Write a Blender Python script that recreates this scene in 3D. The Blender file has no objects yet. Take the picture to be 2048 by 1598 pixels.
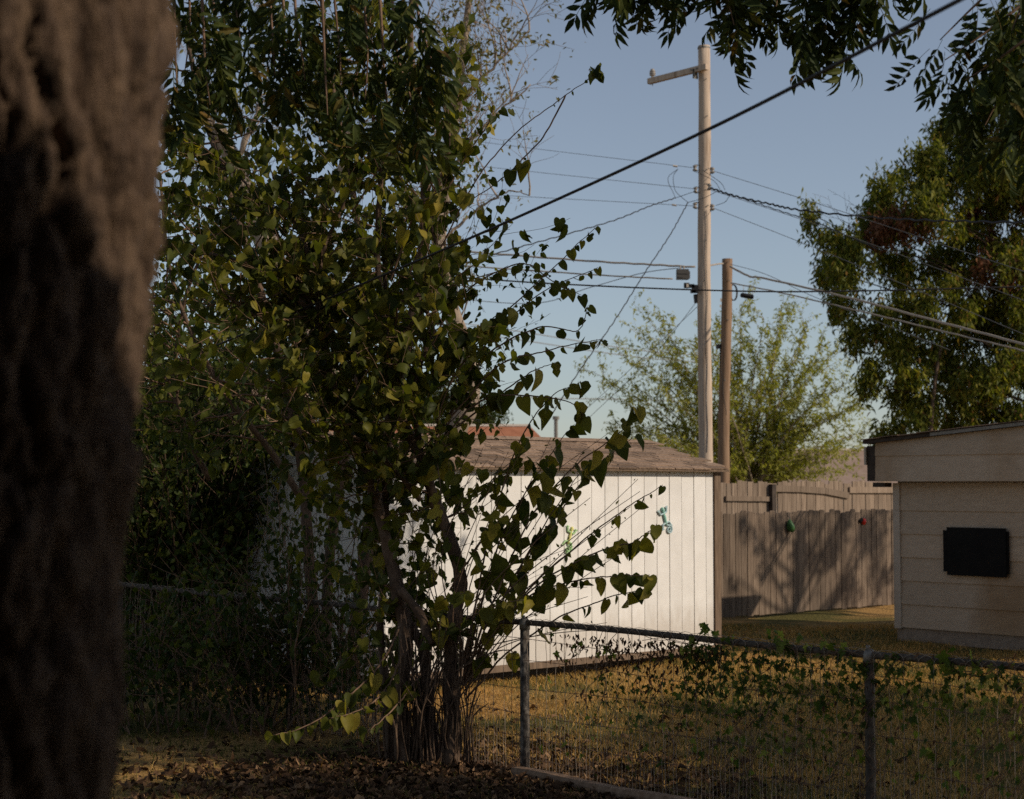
import bpy, math, random
import numpy as np
from mathutils import Vector, Matrix

# ------------------------------------------------------------------ camera, sky, sun, exposure
scene = bpy.context.scene
COL = scene.collection
R = math.radians
rng = np.random.default_rng(7)
random.seed(7)

FOC, CX, CY, HORIZON, EYE = 3300.0, 1024.0, 799.0, 975.0, 2.0   # in pixels of the 2048 wide photograph
PITCH = math.atan((HORIZON - CY) / FOC)
cam_d = bpy.data.cameras.new('camera')
cam_d.sensor_width = 36.0
cam_d.lens = 36.0 * FOC / 2048.0
cam_d.clip_start = 0.05
cam_d.clip_end = 3000.0
cam_d.dof.use_dof = True
cam_d.dof.focus_distance = 12.6
cam_d.dof.aperture_fstop = 3.2
cam = bpy.data.objects.new('camera', cam_d)
COL.objects.link(cam)
cam.location = (0, 0, EYE)
cam.rotation_euler = (math.pi / 2 + PITCH, 0, 0)
scene.camera = cam

SUN_AZ, SUN_EL = R(110), R(30)          # azimuth clockwise from +Y
SUNV = Vector((math.sin(SUN_AZ) * math.cos(SUN_EL), math.cos(SUN_AZ) * math.cos(SUN_EL), math.sin(SUN_EL)))
world = bpy.data.worlds.new('World')
scene.world = world
world.use_nodes = True
wn = world.node_tree
bg = wn.nodes['Background']
sky = wn.nodes.new('ShaderNodeTexSky')
sky.sky_type = 'NISHITA'
sky.sun_disc = False
sky.sun_elevation = SUN_EL
sky.sun_rotation = SUN_AZ
sky.altitude = 300
sky.air_density = 1.0
sky.dust_density = 0.5
sky.ozone_density = 3.0
hsv = wn.nodes.new('ShaderNodeHueSaturation')
hsv.inputs['Saturation'].default_value = 0.66
wn.links.new(sky.outputs[0], hsv.inputs['Color'])
wn.links.new(hsv.outputs[0], bg.inputs[0])
bg.inputs[1].default_value = 0.12

sun_d = bpy.data.lights.new('sun', 'SUN')
sun_d.energy = 4.5
sun_d.angle = R(0.53)
sun_d.color = (1.0, 0.86, 0.70)
sun = bpy.data.objects.new('sun', sun_d)
COL.objects.link(sun)
sun.rotation_euler = SUNV.to_track_quat('Z', 'Y').to_euler()

scene.view_settings.view_transform = 'Standard'
scene.view_settings.look = 'None'
scene.view_settings.exposure = -0.35
scene.view_settings.gamma = 1.0
scene.view_settings.use_curve_mapping = False
scene.render.engine = 'CYCLES'
scene.cycles.use_denoising = False
scene.cycles.max_bounces = 6
scene.cycles.diffuse_bounces = 3
scene.cycles.transmission_bounces = 4
scene.cycles.sample_clamp_indirect = 4.0

# ------------------------------------------------------------------ projection helpers
def ray(px, py):
    u, v = (px - CX) / FOC, (CY - py) / FOC
    return Vector((u, math.cos(PITCH) - v * math.sin(PITCH), math.sin(PITCH) + v * math.cos(PITCH)))

def P(px, py, Y):
    d = ray(px, py)
    t = Y / d.y
    return Vector((d.x * t, Y, EYE + d.z * t))

def onplane(px, py, o, n):
    d = ray(px, py)
    c = Vector((0, 0, EYE))
    o, n = Vector(o), Vector(n)
    t = (o - c).dot(n) / d.dot(n)
    return c + d * t

# ------------------------------------------------------------------ mesh helpers
class Geo:
    def __init__(self):
        self.v, self.q, self.t, self.n = [], [], [], 0
    def add(self, v, q=None, t=None):
        v = np.asarray(v, dtype=np.float64).reshape(-1, 3)
        if q is not None and len(q):
            self.q.append(np.asarray(q, dtype=np.int64).reshape(-1, 4) + self.n)
        if t is not None and len(t):
            self.t.append(np.asarray(t, dtype=np.int64).reshape(-1, 3) + self.n)
        self.v.append(v)
        self.n += len(v)
    def box(self, c, s, ax=None):
        """box centred at c with full sizes s along axes ax (3 vectors)"""
        c = np.array(c, float)
        if ax is None:
            ax = np.eye(3)
        ax = np.array([list(a) for a in ax], float)
        s = np.array(s, float) / 2
        vs = []
        for i in (-1, 1):
            for j in (-1, 1):
                for k in (-1, 1):
                    vs.append(c + ax[0] * s[0] * i + ax[1] * s[1] * j + ax[2] * s[2] * k)
        q = [(0, 1, 3, 2), (4, 6, 7, 5), (0, 4, 5, 1), (2, 3, 7, 6), (0, 2, 6, 4), (1, 5, 7, 3)]
        self.add(vs, q)
    def tube(self, pts, rad, sides=6, cap=True):
        pts = np.array([list(p) for p in pts], float)
        n = len(pts)
        rad = np.full(n, rad, float) if np.isscalar(rad) else np.array(rad, float)
        tan = np.gradient(pts, axis=0)
        tan /= np.linalg.norm(tan, axis=1)[:, None] + 1e-9
        ref = np.array([0.31, 0.87, 0.12]) if abs(tan[0][2]) > .8 else np.array([0, 0, 1.0])
        a = np.cross(tan[0], ref)
        a /= np.linalg.norm(a)
        ang = np.linspace(0, 2 * np.pi, sides, endpoint=False)
        vs = np.zeros((n, sides, 3))
        for i in range(n):
            a = a - tan[i] * a.dot(tan[i])
            a /= np.linalg.norm(a) + 1e-9
            b = np.cross(tan[i], a)
            vs[i] = pts[i] + rad[i] * (np.cos(ang)[:, None] * a + np.sin(ang)[:, None] * b)
        q = []
        for i in range(n - 1):
            for j in range(sides):
                k = (j + 1) % sides
                q.append((i * sides + j, i * sides + k, (i + 1) * sides + k, (i + 1) * sides + j))
        vs = vs.reshape(-1, 3)
        t = []
        if cap:
            vs = np.vstack([vs, pts[:1], pts[-1:]])
            c0, c1 = n * sides, n * sides + 1
            for j in range(sides):
                k = (j + 1) % sides
                t.append((c0, k, j))
                t.append((c1, (n - 1) * sides + j, (n - 1) * sides + k))
        self.add(vs, q, t)
    def inst(self, tv, tq, tt, M, T):
        """many copies of a template: M (m,3,3) columns are axes, T (m,3)"""
        tv = np.asarray(tv, float)
        m, k = len(T), len(tv)
        if m == 0:
            return
        V = np.einsum('mij,kj->mki', M, tv) + np.asarray(T)[:, None, :]
        off = (np.arange(m) * k)[:, None, None]
        q = (np.asarray(tq, int)[None] + off).reshape(-1, 4) if tq is not None and len(tq) else None
        t = (np.asarray(tt, int)[None] + off).reshape(-1, 3) if tt is not None and len(tt) else None
        self.add(V.reshape(-1, 3), q, t)
    def mesh(self, name, mat, smooth=False):
        me = bpy.data.meshes.new(name)
        V = np.vstack(self.v)
        Q = np.vstack(self.q) if self.q else np.zeros((0, 4), int)
        T = np.vstack(self.t) if self.t else np.zeros((0, 3), int)
        me.vertices.add(len(V))
        me.vertices.foreach_set('co', V.astype(np.float32).ravel())
        loops = np.concatenate([Q.ravel(), T.ravel()])
        starts = np.concatenate([np.arange(len(Q)) * 4, len(Q) * 4 + np.arange(len(T)) * 3])
        me.loops.add(len(loops))
        me.loops.foreach_set('vertex_index', loops.astype(np.int32))
        me.polygons.add(len(starts))
        me.polygons.foreach_set('loop_start', starts.astype(np.int32))
        me.polygons.foreach_set('use_smooth', np.full(len(starts), smooth, dtype=bool))
        me.update(calc_edges=True)
        me.materials.append(mat)
        return me
    def obj(self, name, mat, parent=None, smooth=False, kind=None):
        return link(name, self.mesh(name, mat, smooth), parent, kind)

def link(name, data, parent=None, kind=None, M=None):
    o = bpy.data.objects.new(name, data)
    COL.objects.link(o)
    if M is not None:
        o.matrix_basis = M
    if parent is not None:
        o.parent = parent
        # parents are Empties that are only moved, never turned: keep the child where it was built
        pm = world_of(parent)
        o.matrix_parent_inverse = pm.inverted()
    if kind:
        o['kind'] = kind
    return o

def world_of(o):
    m = o.matrix_basis.copy()
    if o.parent is not None:
        m = world_of(o.parent) @ o.matrix_parent_inverse @ m
    return m

def thing(name, label, cat, loc=(0, 0, 0), group=None):
    o = bpy.data.objects.new(name, None)
    COL.objects.link(o)
    o.location = loc
    o.empty_display_size = .1
    tag(o, label, cat, group)
    return o

def tag(o, label, cat, group=None):
    o['label'] = label
    o['category'] = cat
    if group:
        o['group'] = group
    return o

def smooth_path(pts, n):
    """Catmull-Rom through points"""
    p = np.array([list(a) for a in pts], float)
    p = np.vstack([2 * p[0] - p[1], p, 2 * p[-1] - p[-2]])
    out = []
    segs = len(p) - 3
    for s in np.linspace(0, segs - 1e-6, n):
        i = int(s)
        t = s - i
        a, b, c, d = p[i], p[i + 1], p[i + 2], p[i + 3]
        out.append(.5 * ((2 * b) + (-a + c) * t + (2 * a - 5 * b + 4 * c - d) * t * t + (-a + 3 * b - 3 * c + d) * t ** 3))
    return np.array(out)

# ------------------------------------------------------------------ materials
def newmat(name):
    m = bpy.data.materials.new(name)
    m.use_nodes = True
    nt = m.node_tree
    return m, nt, nt.nodes['Principled BSDF']

def node(nt, typ, **kw):
    n = nt.nodes.new(typ)
    for k, v in kw.items():
        setattr(n, k, v)
    return n

def ramp(nt, stops, fac, interp='LINEAR'):
    r = node(nt, 'ShaderNodeValToRGB')
    r.color_ramp.interpolation = interp
    els = r.color_ramp.elements
    while len(els) < len(stops):
        els.new(0.5)
    for e, (p, c) in zip(els, stops):
        e.position = p
        e.color = (*c, 1)
    nt.links.new(fac, r.inputs[0])
    return r.outputs[0]

def coords(nt, scale=(1, 1, 1), rot=(0, 0, 0), kind='Object', seed_obj=True):
    tc = node(nt, 'ShaderNodeTexCoord')
    mp = node(nt, 'ShaderNodeMapping')
    mp.inputs['Scale'].default_value = scale
    mp.inputs['Rotation'].default_value = rot
    if seed_obj:
        oi = node(nt, 'ShaderNodeObjectInfo')
        mul = node(nt, 'ShaderNodeVectorMath', operation='SCALE')
        comb = node(nt, 'ShaderNodeCombineXYZ')
        comb.inputs[0].default_value = 13.1
        comb.inputs[1].default_value = 7.3
        comb.inputs[2].default_value = 3.7
        nt.links.new(comb.outputs[0], mul.inputs[0])
        nt.links.new(oi.outputs['Random'], mul.inputs['Scale'])
        add = node(nt, 'ShaderNodeVectorMath', operation='ADD')
        nt.links.new(tc.outputs[kind], add.inputs[0])
        nt.links.new(mul.outputs[0], add.inputs[1])
        nt.links.new(add.outputs[0], mp.inputs['Vector'])
    else:
        nt.links.new(tc.outputs[kind], mp.inputs['Vector'])
    return mp.outputs[0]

def surf(name, stops, scale=(1, 1, 1), nscale=4.0, detail=6, rough=.8, bump=.3, bscale=None, bdist=.01, rot=(0, 0, 0), spec=.25,
         metal=0.0, vary=.0, stain=None):
    """noise-coloured surface: stops of a colour ramp, stretched noise, bump, per-object value change, optional stain colour"""
    m, nt, b = newmat(name)
    vec = coords(nt, scale, rot)
    nz = node(nt, 'ShaderNodeTexNoise')
    nz.inputs['Scale'].default_value = nscale
    nz.inputs['Detail'].default_value = detail
    nz.inputs['Roughness'].default_value = .62
    nt.links.new(vec, nz.inputs['Vector'])
    col = ramp(nt, stops, nz.outputs['Fac'])
    if stain:
        nz3 = node(nt, 'ShaderNodeTexNoise')
        nz3.inputs['Scale'].default_value = stain[1]
        nz3.inputs['Detail'].default_value = 5
        v3 = coords(nt, stain[3] if len(stain) > 3 else (1, 1, 1), seed_obj=False)
        nt.links.new(v3, nz3.inputs['Vector'])
        fac = ramp(nt, [(stain[2], (0, 0, 0)), (min(stain[2] + .18, 1), (1, 1, 1))], nz3.outputs['Fac'])
        mx = node(nt, 'ShaderNodeMixRGB', blend_type='MULTIPLY')
        mx.inputs['Color2'].default_value = (*stain[0], 1)
        nt.links.new(fac, mx.inputs['Fac'])
        nt.links.new(col, mx.inputs['Color1'])
        col = mx.outputs[0]
    if vary:
        oi = node(nt, 'ShaderNodeObjectInfo')
        mr = node(nt, 'ShaderNodeMapRange')
        mr.inputs['To Min'].default_value = 1 - vary
        mr.inputs['To Max'].default_value = 1 + vary
        nt.links.new(oi.outputs['Random'], mr.inputs['Value'])
        hs = node(nt, 'ShaderNodeHueSaturation')
        nt.links.new(mr.outputs[0], hs.inputs['Value'])
        nt.links.new(col, hs.inputs['Color'])
        col = hs.outputs[0]
    nt.links.new(col, b.inputs['Base Color'])
    b.inputs['Roughness'].default_value = rough
    b.inputs['Specular IOR Level'].default_value = spec
    b.inputs['Metallic'].default_value = metal
    if bump:
        nz2 = node(nt, 'ShaderNodeTexNoise')
        nz2.inputs['Scale'].default_value = bscale or nscale * 2
        nz2.inputs['Detail'].default_value = 5
        nt.links.new(vec, nz2.inputs['Vector'])
        bp = node(nt, 'ShaderNodeBump')
        bp.inputs['Strength'].default_value = bump
        bp.inputs['Distance'].default_value = bdist
        nt.links.new(nz2.outputs['Fac'], bp.inputs['Height'])
        nt.links.new(bp.outputs[0], b.inputs['Normal'])
    return m

def leafmat(name, stops, trans=.35, rough=.55, spec=.16, blotch=None, tint=(1.25, 1.35, .55)):
    m, nt, b = newmat(name)
    geo = node(nt, 'ShaderNodeNewGeometry')
    oi = node(nt, 'ShaderNodeObjectInfo')
    ad = node(nt, 'ShaderNodeMath', operation='ADD')
    fr = node(nt, 'ShaderNodeMath', operation='FRACT')
    nt.links.new(geo.outputs['Random Per Island'], ad.inputs[0])
    nt.links.new(oi.outputs['Random'], ad.inputs[1])
    nt.links.new(ad.outputs[0], fr.inputs[0])
    col = ramp(nt, stops, fr.outputs[0])
    if blotch:
        nz = node(nt, 'ShaderNodeTexNoise')
        nz.inputs['Scale'].default_value = blotch[1]
        nz.inputs['Detail'].default_value = 4
        tc = node(nt, 'ShaderNodeTexCoord')
        nt.links.new(tc.outputs['Object'], nz.inputs['Vector'])
        f = ramp(nt, [(blotch[2], (0, 0, 0)), (blotch[2] + .12, (1, 1, 1))], nz.outputs['Fac'])
        mx = node(nt, 'ShaderNodeMixRGB')
        mx.inputs['Color2'].default_value = (*blotch[0], 1)
        nt.links.new(f, mx.inputs['Fac'])
        nt.links.new(col, mx.inputs['Color1'])
        col = mx.outputs[0]
    nt.links.new(col, b.inputs['Base Color'])
    b.inputs['Roughness'].default_value = rough
    b.inputs['Specular IOR Level'].default_value = spec
    tl = node(nt, 'ShaderNodeBsdfTranslucent')
    tm = node(nt, 'ShaderNodeMixRGB', blend_type='MULTIPLY')
    tm.inputs['Fac'].default_value = 1
    tm.inputs['Color2'].default_value = (*tint, 1)
    nt.links.new(col, tm.inputs['Color1'])
    nt.links.new(tm.outputs[0], tl.inputs['Color'])
    mix = node(nt, 'ShaderNodeMixShader')
    mix.inputs[0].default_value = trans
    nt.links.new(b.outputs[0], mix.inputs[1])
    nt.links.new(tl.outputs[0], mix.inputs[2])
    nt.links.new(mix.outputs[0], nt.nodes['Material Output'].inputs['Surface'])
    return m

MAT = {}
MAT['white'] = surf('white_painted_siding', [(.3, (.66, .64, .60)), (.7, (.78, .76, .72))], nscale=3, rough=.75, bump=.25, bscale=60, bdist=.004,
                    stain=((.66, .54, .40), 1.1, .57, (1, 1, .6)), vary=.035)
def splash(mat):
    nt = mat.node_tree
    b = nt.nodes['Principled BSDF']
    src = b.inputs['Base Color'].links[0].from_socket
    tc = node(nt, 'ShaderNodeTexCoord')
    sx = node(nt, 'ShaderNodeSeparateXYZ')
    nt.links.new(tc.outputs['Object'], sx.inputs[0])
    vec = coords(nt, (7, 7, 2.2))
    nz = node(nt, 'ShaderNodeTexNoise')
    nz.inputs['Scale'].default_value = 2.2
    nz.inputs['Detail'].default_value = 7
    nt.links.new(vec, nz.inputs['Vector'])
    mu = node(nt, 'ShaderNodeMath', operation='MULTIPLY_ADD')
    mu.inputs[1].default_value = -.50
    nt.links.new(nz.outputs['Fac'], mu.inputs[0])
    nt.links.new(sx.outputs['Z'], mu.inputs[2])
    f = ramp(nt, [(0.0, (.34, .34, .34)), (.26, (0, 0, 0))], mu.outputs[0])
    mx = node(nt, 'ShaderNodeMixRGB')
    mx.inputs['Color2'].default_value = (.34, .26, .18, 1)
    nt.links.new(f, mx.inputs['Fac'])
    nt.links.new(src, mx.inputs['Color1'])
    nt.links.new(mx.outputs[0], b.inputs['Base Color'])
splash(MAT['white'])
MAT['brown_trim'] = surf('brown_trim_wood', [(.3, (.11, .075, .05)), (.7, (.22, .155, .105))], scale=(6, 6, .7), nscale=5, vary=.1, bump=.3)
MAT['shingle'] = surf('asphalt_shingle', [(.3, (.13, .088, .06)), (.55, (.26, .18, .125)), (.75, (.37, .27, .195))], nscale=30, detail=8, rough=.95, bump=.5, bscale=180,
                      bdist=.004, vary=.38)
MAT['garage'] = surf('beige_lap_siding', [(.3, (.43, .335, .24)), (.7, (.52, .415, .305))], scale=(1, 1, 3), nscale=6, rough=.85, bump=.2, bscale=60, bdist=.003, vary=.06, stain=((.72, .62, .5), .9, .52, (1, 1, .5)))
MAT['garage_trim'] = surf('beige_trim', [(.3, (.44, .37, .29)), (.7, (.53, .45, .36))], nscale=6, rough=.85, bump=.15, vary=.04)
MAT['dark_wood'] = surf('dark_wood', [(.3, (.035, .026, .02)), (.7, (.08, .06, .045))], nscale=8, bump=.3)
MAT['black_panel'] = surf('black_panel', [(.3, (.008, .008, .008)), (.7, (.015, .014, .013))], nscale=6, rough=.8, bump=.1, spec=.1)
MAT['concrete'] = surf('concrete', [(.3, (.22, .17, .13)), (.7, (.32, .26, .20))], nscale=9, bump=.4, bscale=40)
MAT['picket'] = surf('weathered_picket', [(.25, (.06, .043, .031)), (.5, (.15, .109, .077)), (.75, (.24, .182, .13))], scale=(9, 9, .55), nscale=4, detail=8, rough=.9,
                     bump=.6, bscale=8, bdist=.008, vary=.32)
MAT['picket_back'] = surf('pale_picket', [(.25, (.11, .078, .055)), (.5, (.22, .162, .115)), (.75, (.32, .245, .18))], scale=(9, 9, .55), nscale=4, detail=8, rough=.9,
                          bump=.5, bscale=8, bdist=.006, vary=.2)
MAT['pole'] = surf('pole_wood', [(.25, (.36, .275, .20)), (.5, (.50, .39, .295)), (.75, (.60, .48, .37))], scale=(7, 7, .35), nscale=4, detail=8, rough=.9, bump=.45,
                   bscale=9, bdist=.006, stain=((.62, .55, .48), 3.0, .56, (3, 3, .4)))
MAT['pole_dark'] = surf('dark_pole_wood', [(.25, (.14, .085, .05)), (.5, (.25, .16, .10)), (.75, (.34, .23, .15))], scale=(7, 7, .35), nscale=4, detail=8, rough=.9, bump=.5,
                        bscale=9, bdist=.006, stain=((.6, .5, .42), 3.0, .56, (3, 3, .4)))
MAT['bark'] = surf('tree_bark', [(.25, (.022, .014, .009)), (.45, (.09, .058, .038)), (.6, (.14, .092, .058)), (.78, (.21, .148, .10))], scale=(5.5, 5.5, .9), nscale=6, detail=9, rough=.95, bump=1.0,
                   bscale=22, bdist=.03)
MAT['stem'] = surf('mulberry_bark', [(.3, (.06, .038, .025)), (.55, (.12, .078, .05)), (.8, (.20, .135, .09))], scale=(1, 1, .4), nscale=18, rough=.85, bump=.6, bscale=40, bdist=.006)
MAT['twig'] = surf('twig_bark', [(.3, (.10, .06, .036)), (.7, (.24, .15, .095))], nscale=12, rough=.8, bump=.2)
MAT['pale_bark'] = surf('pale_bark', [(.25, (.17, .125, .09)), (.5, (.29, .225, .165)), (.75, (.38, .30, .225))], scale=(2, 2, .5), nscale=4, detail=8, rough=.95, bump=.8,
                        bscale=9, bdist=.02)
MAT['insulator'] = surf('grey_porcelain', [(.3, (.26, .23, .20)), (.7, (.36, .32, .28))], nscale=8, rough=.35, bump=0, spec=.5)
MAT['metal'] = surf('galvanised_metal', [(.3, (.17, .16, .14)), (.7, (.28, .26, .23))], nscale=14, rough=.6, bump=.15, metal=.5)
MAT['rail'] = surf('weathered_rail', [(.3, (.05, .042, .035)), (.55, (.10, .085, .07)), (.75, (.16, .135, .11))], nscale=22, rough=.9, bump=.3, metal=0, spec=.04)
MAT['post'] = surf('peeling_post', [(.42, (.035, .030, .026)), (.55, (.11, .095, .08)), (.7, (.30, .26, .21))], scale=(1, 1, .6), nscale=28, rough=.85, bump=.5, bscale=30)
MAT['wire'] = surf('fence_wire', [(.3, (.19, .15, .115)), (.7, (.34, .28, .22))], nscale=30, rough=.6, bump=0, metal=.3)
MAT['rust_wire'] = surf('rusty_wire', [(.3, (.10, .06, .04)), (.7, (.19, .12, .08))], nscale=30, rough=.8, bump=0)
MAT['cable_black'] = surf('black_cable', [(.3, (.010, .009, .010)), (.7, (.02, .018, .018))], nscale=30, rough=.6, bump=0)
MAT['cable_tan'] = surf('tan_cable', [(.3, (.30, .25, .20)), (.7, (.42, .36, .29))], nscale=20, rough=.7, bump=0)
MAT['cable_grey'] = surf('grey_wire', [(.3, (.10, .10, .10)), (.7, (.17, .16, .15))], nscale=20, rough=.6, bump=0)
MAT['box_grey'] = surf('grey_plastic', [(.3, (.06, .055, .05)), (.7, (.11, .10, .09))], nscale=12, rough=.6, bump=.1)
MAT['red_cloth'] = surf('red_cloth', [(.3, (.36, .012, .035)), (.7, (.48, .02, .05))], nscale=30, rough=.8, bump=.2)
MAT['teal'] = surf('teal_paint', [(.3, (.26, .52, .43)), (.7, (.34, .60, .51))], nscale=20, rough=.5, bump=0)
MAT['slate'] = surf('slate_paint', [(.3, (.36, .50, .52)), (.7, (.44, .57, .59))], nscale=20, rough=.5, bump=0)
MAT['yellow'] = surf('yellow_paint', [(.3, (.64, .60, .20)), (.7, (.72, .68, .26))], nscale=20, rough=.5, bump=0)
MAT['lime'] = surf('lime_paint', [(.3, (.34, .56, .26)), (.7, (.42, .62, .32))], nscale=20, rough=.5, bump=0)
MAT['green_orn'] = surf('green_glaze', [(.35, (.03, .09, .03)), (.6, (.08, .20, .06)), (.8, (.18, .32, .12))], nscale=24, rough=.4, bump=.3)
MAT['red_orn'] = surf('red_glaze', [(.3, (.42, .02, .012)), (.7, (.55, .03, .02))], nscale=12, rough=.4, bump=0)
MAT['far_roof'] = surf('tan_shingle_roof', [(.3, (.25, .17, .125)), (.7, (.36, .26, .20))], nscale=2.5, detail=9, rough=.95, bump=.3)
MAT['far_cream'] = surf('cream_paint', [(.3, (.5, .43, .35)), (.7, (.58, .5, .42))], nscale=3, bump=.1)
MAT['red_roof'] = surf('rust_red_roof', [(.3, (.30, .115, .06)), (.7, (.42, .175, .095))], nscale=3, detail=8, rough=.95, bump=.3)
MAT['brick'] = surf('pale_brick', [(.3, (.24, .16, .11)), (.7, (.38, .28, .21))], nscale=18, rough=.9, bump=.4, vary=.25)
MAT['mortar'] = surf('mortar', [(.3, (.14, .12, .10)), (.7, (.20, .175, .15))], nscale=20, rough=.95, bump=.3)
MAT['house_wall'] = surf('porch_house_wall', [(.3, (.10, .085, .07)), (.7, (.15, .13, .11))], nscale=4, bump=.2)

GREEN = [(0, (.028, .044, .010)), (.35, (.06, .082, .014)), (.7, (.105, .12, .019)), (1, (.19, .175, .03))]
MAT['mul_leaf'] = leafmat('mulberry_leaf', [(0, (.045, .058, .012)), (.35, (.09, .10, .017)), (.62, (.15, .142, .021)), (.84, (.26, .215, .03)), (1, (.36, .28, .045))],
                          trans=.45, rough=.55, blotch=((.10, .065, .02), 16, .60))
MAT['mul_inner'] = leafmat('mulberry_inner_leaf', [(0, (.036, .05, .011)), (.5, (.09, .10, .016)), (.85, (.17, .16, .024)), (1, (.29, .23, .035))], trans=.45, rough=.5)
MAT['dry_leaf'] = leafmat('dry_brown_leaf', [(0, (.045, .024, .014)), (.5, (.09, .05, .028)), (1, (.17, .10, .05))], trans=.15, rough=.85, spec=.1, tint=(1.2, .9, .6))
MAT['litter'] = leafmat('fallen_leaf', [(0, (.03, .017, .010)), (.45, (.085, .048, .026)), (.8, (.16, .092, .048)), (1, (.28, .17, .09))], trans=.05, rough=.9, spec=.1, tint=(1.1, .9, .6))
MAT['box_leaf'] = leafmat('box_elder_leaf', GREEN, trans=.38)
MAT['pecan_leaf'] = leafmat('pecan_leaf', [(0, (.018, .030, .008)), (.6, (.036, .05, .012)), (.93, (.065, .075, .016)), (1, (.14, .08, .02))], trans=.2, rough=.6, spec=.10)
MAT['right_leaf'] = leafmat('live_tree_leaf', [(0, (.045, .066, .013)), (.4, (.11, .125, .02)), (.72, (.21, .205, .033)), (.94, (.30, .265, .045)), (1, (.34, .16, .055))], trans=.45)
MAT['brown_patch'] = leafmat('dying_leaf', [(0, (.10, .04, .02)), (.6, (.18, .075, .035)), (1, (.24, .13, .06))], trans=.2, tint=(1.2, .8, .6))
MAT['willow_leaf'] = leafmat('yellow_green_leaf', [(0, (.18, .195, .035)), (.5, (.31, .31, .055)), (.85, (.40, .38, .08)), (1, (.48, .42, .11))], trans=.48)
MAT['sparse_leaf'] = leafmat('sparse_autumn_leaf', [(0, (.11, .105, .03)), (.6, (.18, .16, .05)), (1, (.26, .18, .08))], trans=.3)
MAT['ivy_leaf'] = leafmat('ivy_leaf', [(0, (.018, .034, .008)), (.6, (.048, .07, .013)), (1, (.12, .125, .022))], trans=.35)
MAT['shaded_vine_leaf'] = leafmat('vine_shade_leaf', [(0, (.03, .05, .011)), (.5, (.065, .09, .016)), (.85, (.12, .14, .024)), (1, (.20, .20, .04))], trans=.38)  # darker copy of the vine leaf, its shade put into the colour
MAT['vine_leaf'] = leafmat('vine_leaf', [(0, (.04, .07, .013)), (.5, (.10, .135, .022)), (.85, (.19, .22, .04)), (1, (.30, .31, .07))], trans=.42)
MAT['grass'] = leafmat('dry_grass', [(0, (.18, .13, .035)), (.2, (.42, .25, .075)), (.7, (.60, .36, .115)), (1, (.68, .46, .18))], trans=.35, rough=.8, spec=.1, tint=(1.1, 1.0, .7))
MAT['green_grass'] = leafmat('green_grass', [(0, (.045, .06, .014)), (.6, (.095, .10, .024)), (1, (.18, .16, .045))], trans=.35, rough=.7, spec=.1)

def groundmat():
    m, nt, b = newmat('lawn_ground')
    tc = node(nt, 'ShaderNodeTexCoord')
    n1 = node(nt, 'ShaderNodeTexNoise')
    n1.inputs['Scale'].default_value = .55
    n1.inputs['Detail'].default_value = 6
    n2 = node(nt, 'ShaderNodeTexNoise')
    n2.inputs['Scale'].default_value = 26
    n2.inputs['Detail'].default_value = 8
    for n in (n1, n2):
        nt.links.new(tc.outputs['Object'], n.inputs['Vector'])
    dry = ramp(nt, [(.25, (.17, .09, .035)), (.5, (.38, .22, .075)), (.75, (.54, .33, .12))], n2.outputs['Fac'])
    grn = ramp(nt, [(.25, (.05, .045, .016)), (.55, (.115, .10, .03)), (.8, (.20, .16, .055))], n2.outputs['Fac'])
    f = ramp(nt, [(.40, (0, 0, 0)), (.56, (1, 1, 1))], n1.outputs['Fac'])
    mx = node(nt, 'ShaderNodeMixRGB')
    nt.links.new(f, mx.inputs['Fac'])
    nt.links.new(dry, mx.inputs['Color1'])
    nt.links.new(grn, mx.inputs['Color2'])
    nt.links.new(mx.outputs[0], b.inputs['Base Color'])
    b.inputs['Roughness'].default_value = .95
    b.inputs['Specular IOR Level'].default_value = .1
    bp = node(nt, 'ShaderNodeBump')
    bp.inputs['Strength'].default_value = .8
    bp.inputs['Distance'].default_value = .04
    nt.links.new(n2.outputs['Fac'], bp.inputs['Height'])
    nt.links.new(bp.outputs[0], b.inputs['Normal'])
    return m
MAT['ground'] = groundmat()

# ------------------------------------------------------------------ leaf templates (base at origin, tip +Y, normal +Z)
def heart_leaf(w=.82, fold=.25, curl=.25, lobes=0, seed=0, n=9):
    """a heart-shaped leaf of length 1 folded along the midrib: outline points on each side"""
    r = random.Random(seed)
    ys = [-.09, -.13, -.04, .14, .36, .58, .77, .92]
    xs = [.11, .31, .47, .545, .54, .45, .29, .115]
    vs, ns = [], len(ys)
    def z(x, y):
        return fold * abs(x) - curl * y * y + .03 * math.sin(9 * y + seed)
    mid = [(0, 0, 0)] + [(0, y, z(0, y)) for y in (.14, .32, .52, .74)] + [(0, 1.0, z(0, 1.0))]
    vs += mid
    for s in (-1, 1):
        for i, (x, y) in enumerate(zip(xs, ys)):
            j = 1 + (r.random() - .5) * .16
            if lobes and i in (4,):
                j *= .62
            xx = x * w * 2 * .5 * s * j * 1.0
            vs.append((xx, y + (r.random() - .5) * .03, z(xx, y)))
    L, Rr = 6, 6 + ns
    def side(b, flip):
        idx = [b + i for i in range(ns)]
        f3 = [(0, idx[0], idx[1]), (0, idx[1], idx[2])]
        f4 = [(0, idx[2], idx[3], 1), (1, idx[3], idx[4], 2), (2, idx[4], idx[5], 3), (3, idx[5], idx[6], 4)]
        f3 += [(4, idx[6], idx[7]), (4, idx[7], 5)]
        if flip:
            f3 = [t[::-1] for t in f3]
            f4 = [t[::-1] for t in f4]
        return f4, f3
    q1, t1 = side(L, False)
    q2, t2 = side(Rr, True)
    return np.array(vs), q1 + q2, t1 + t2

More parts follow.
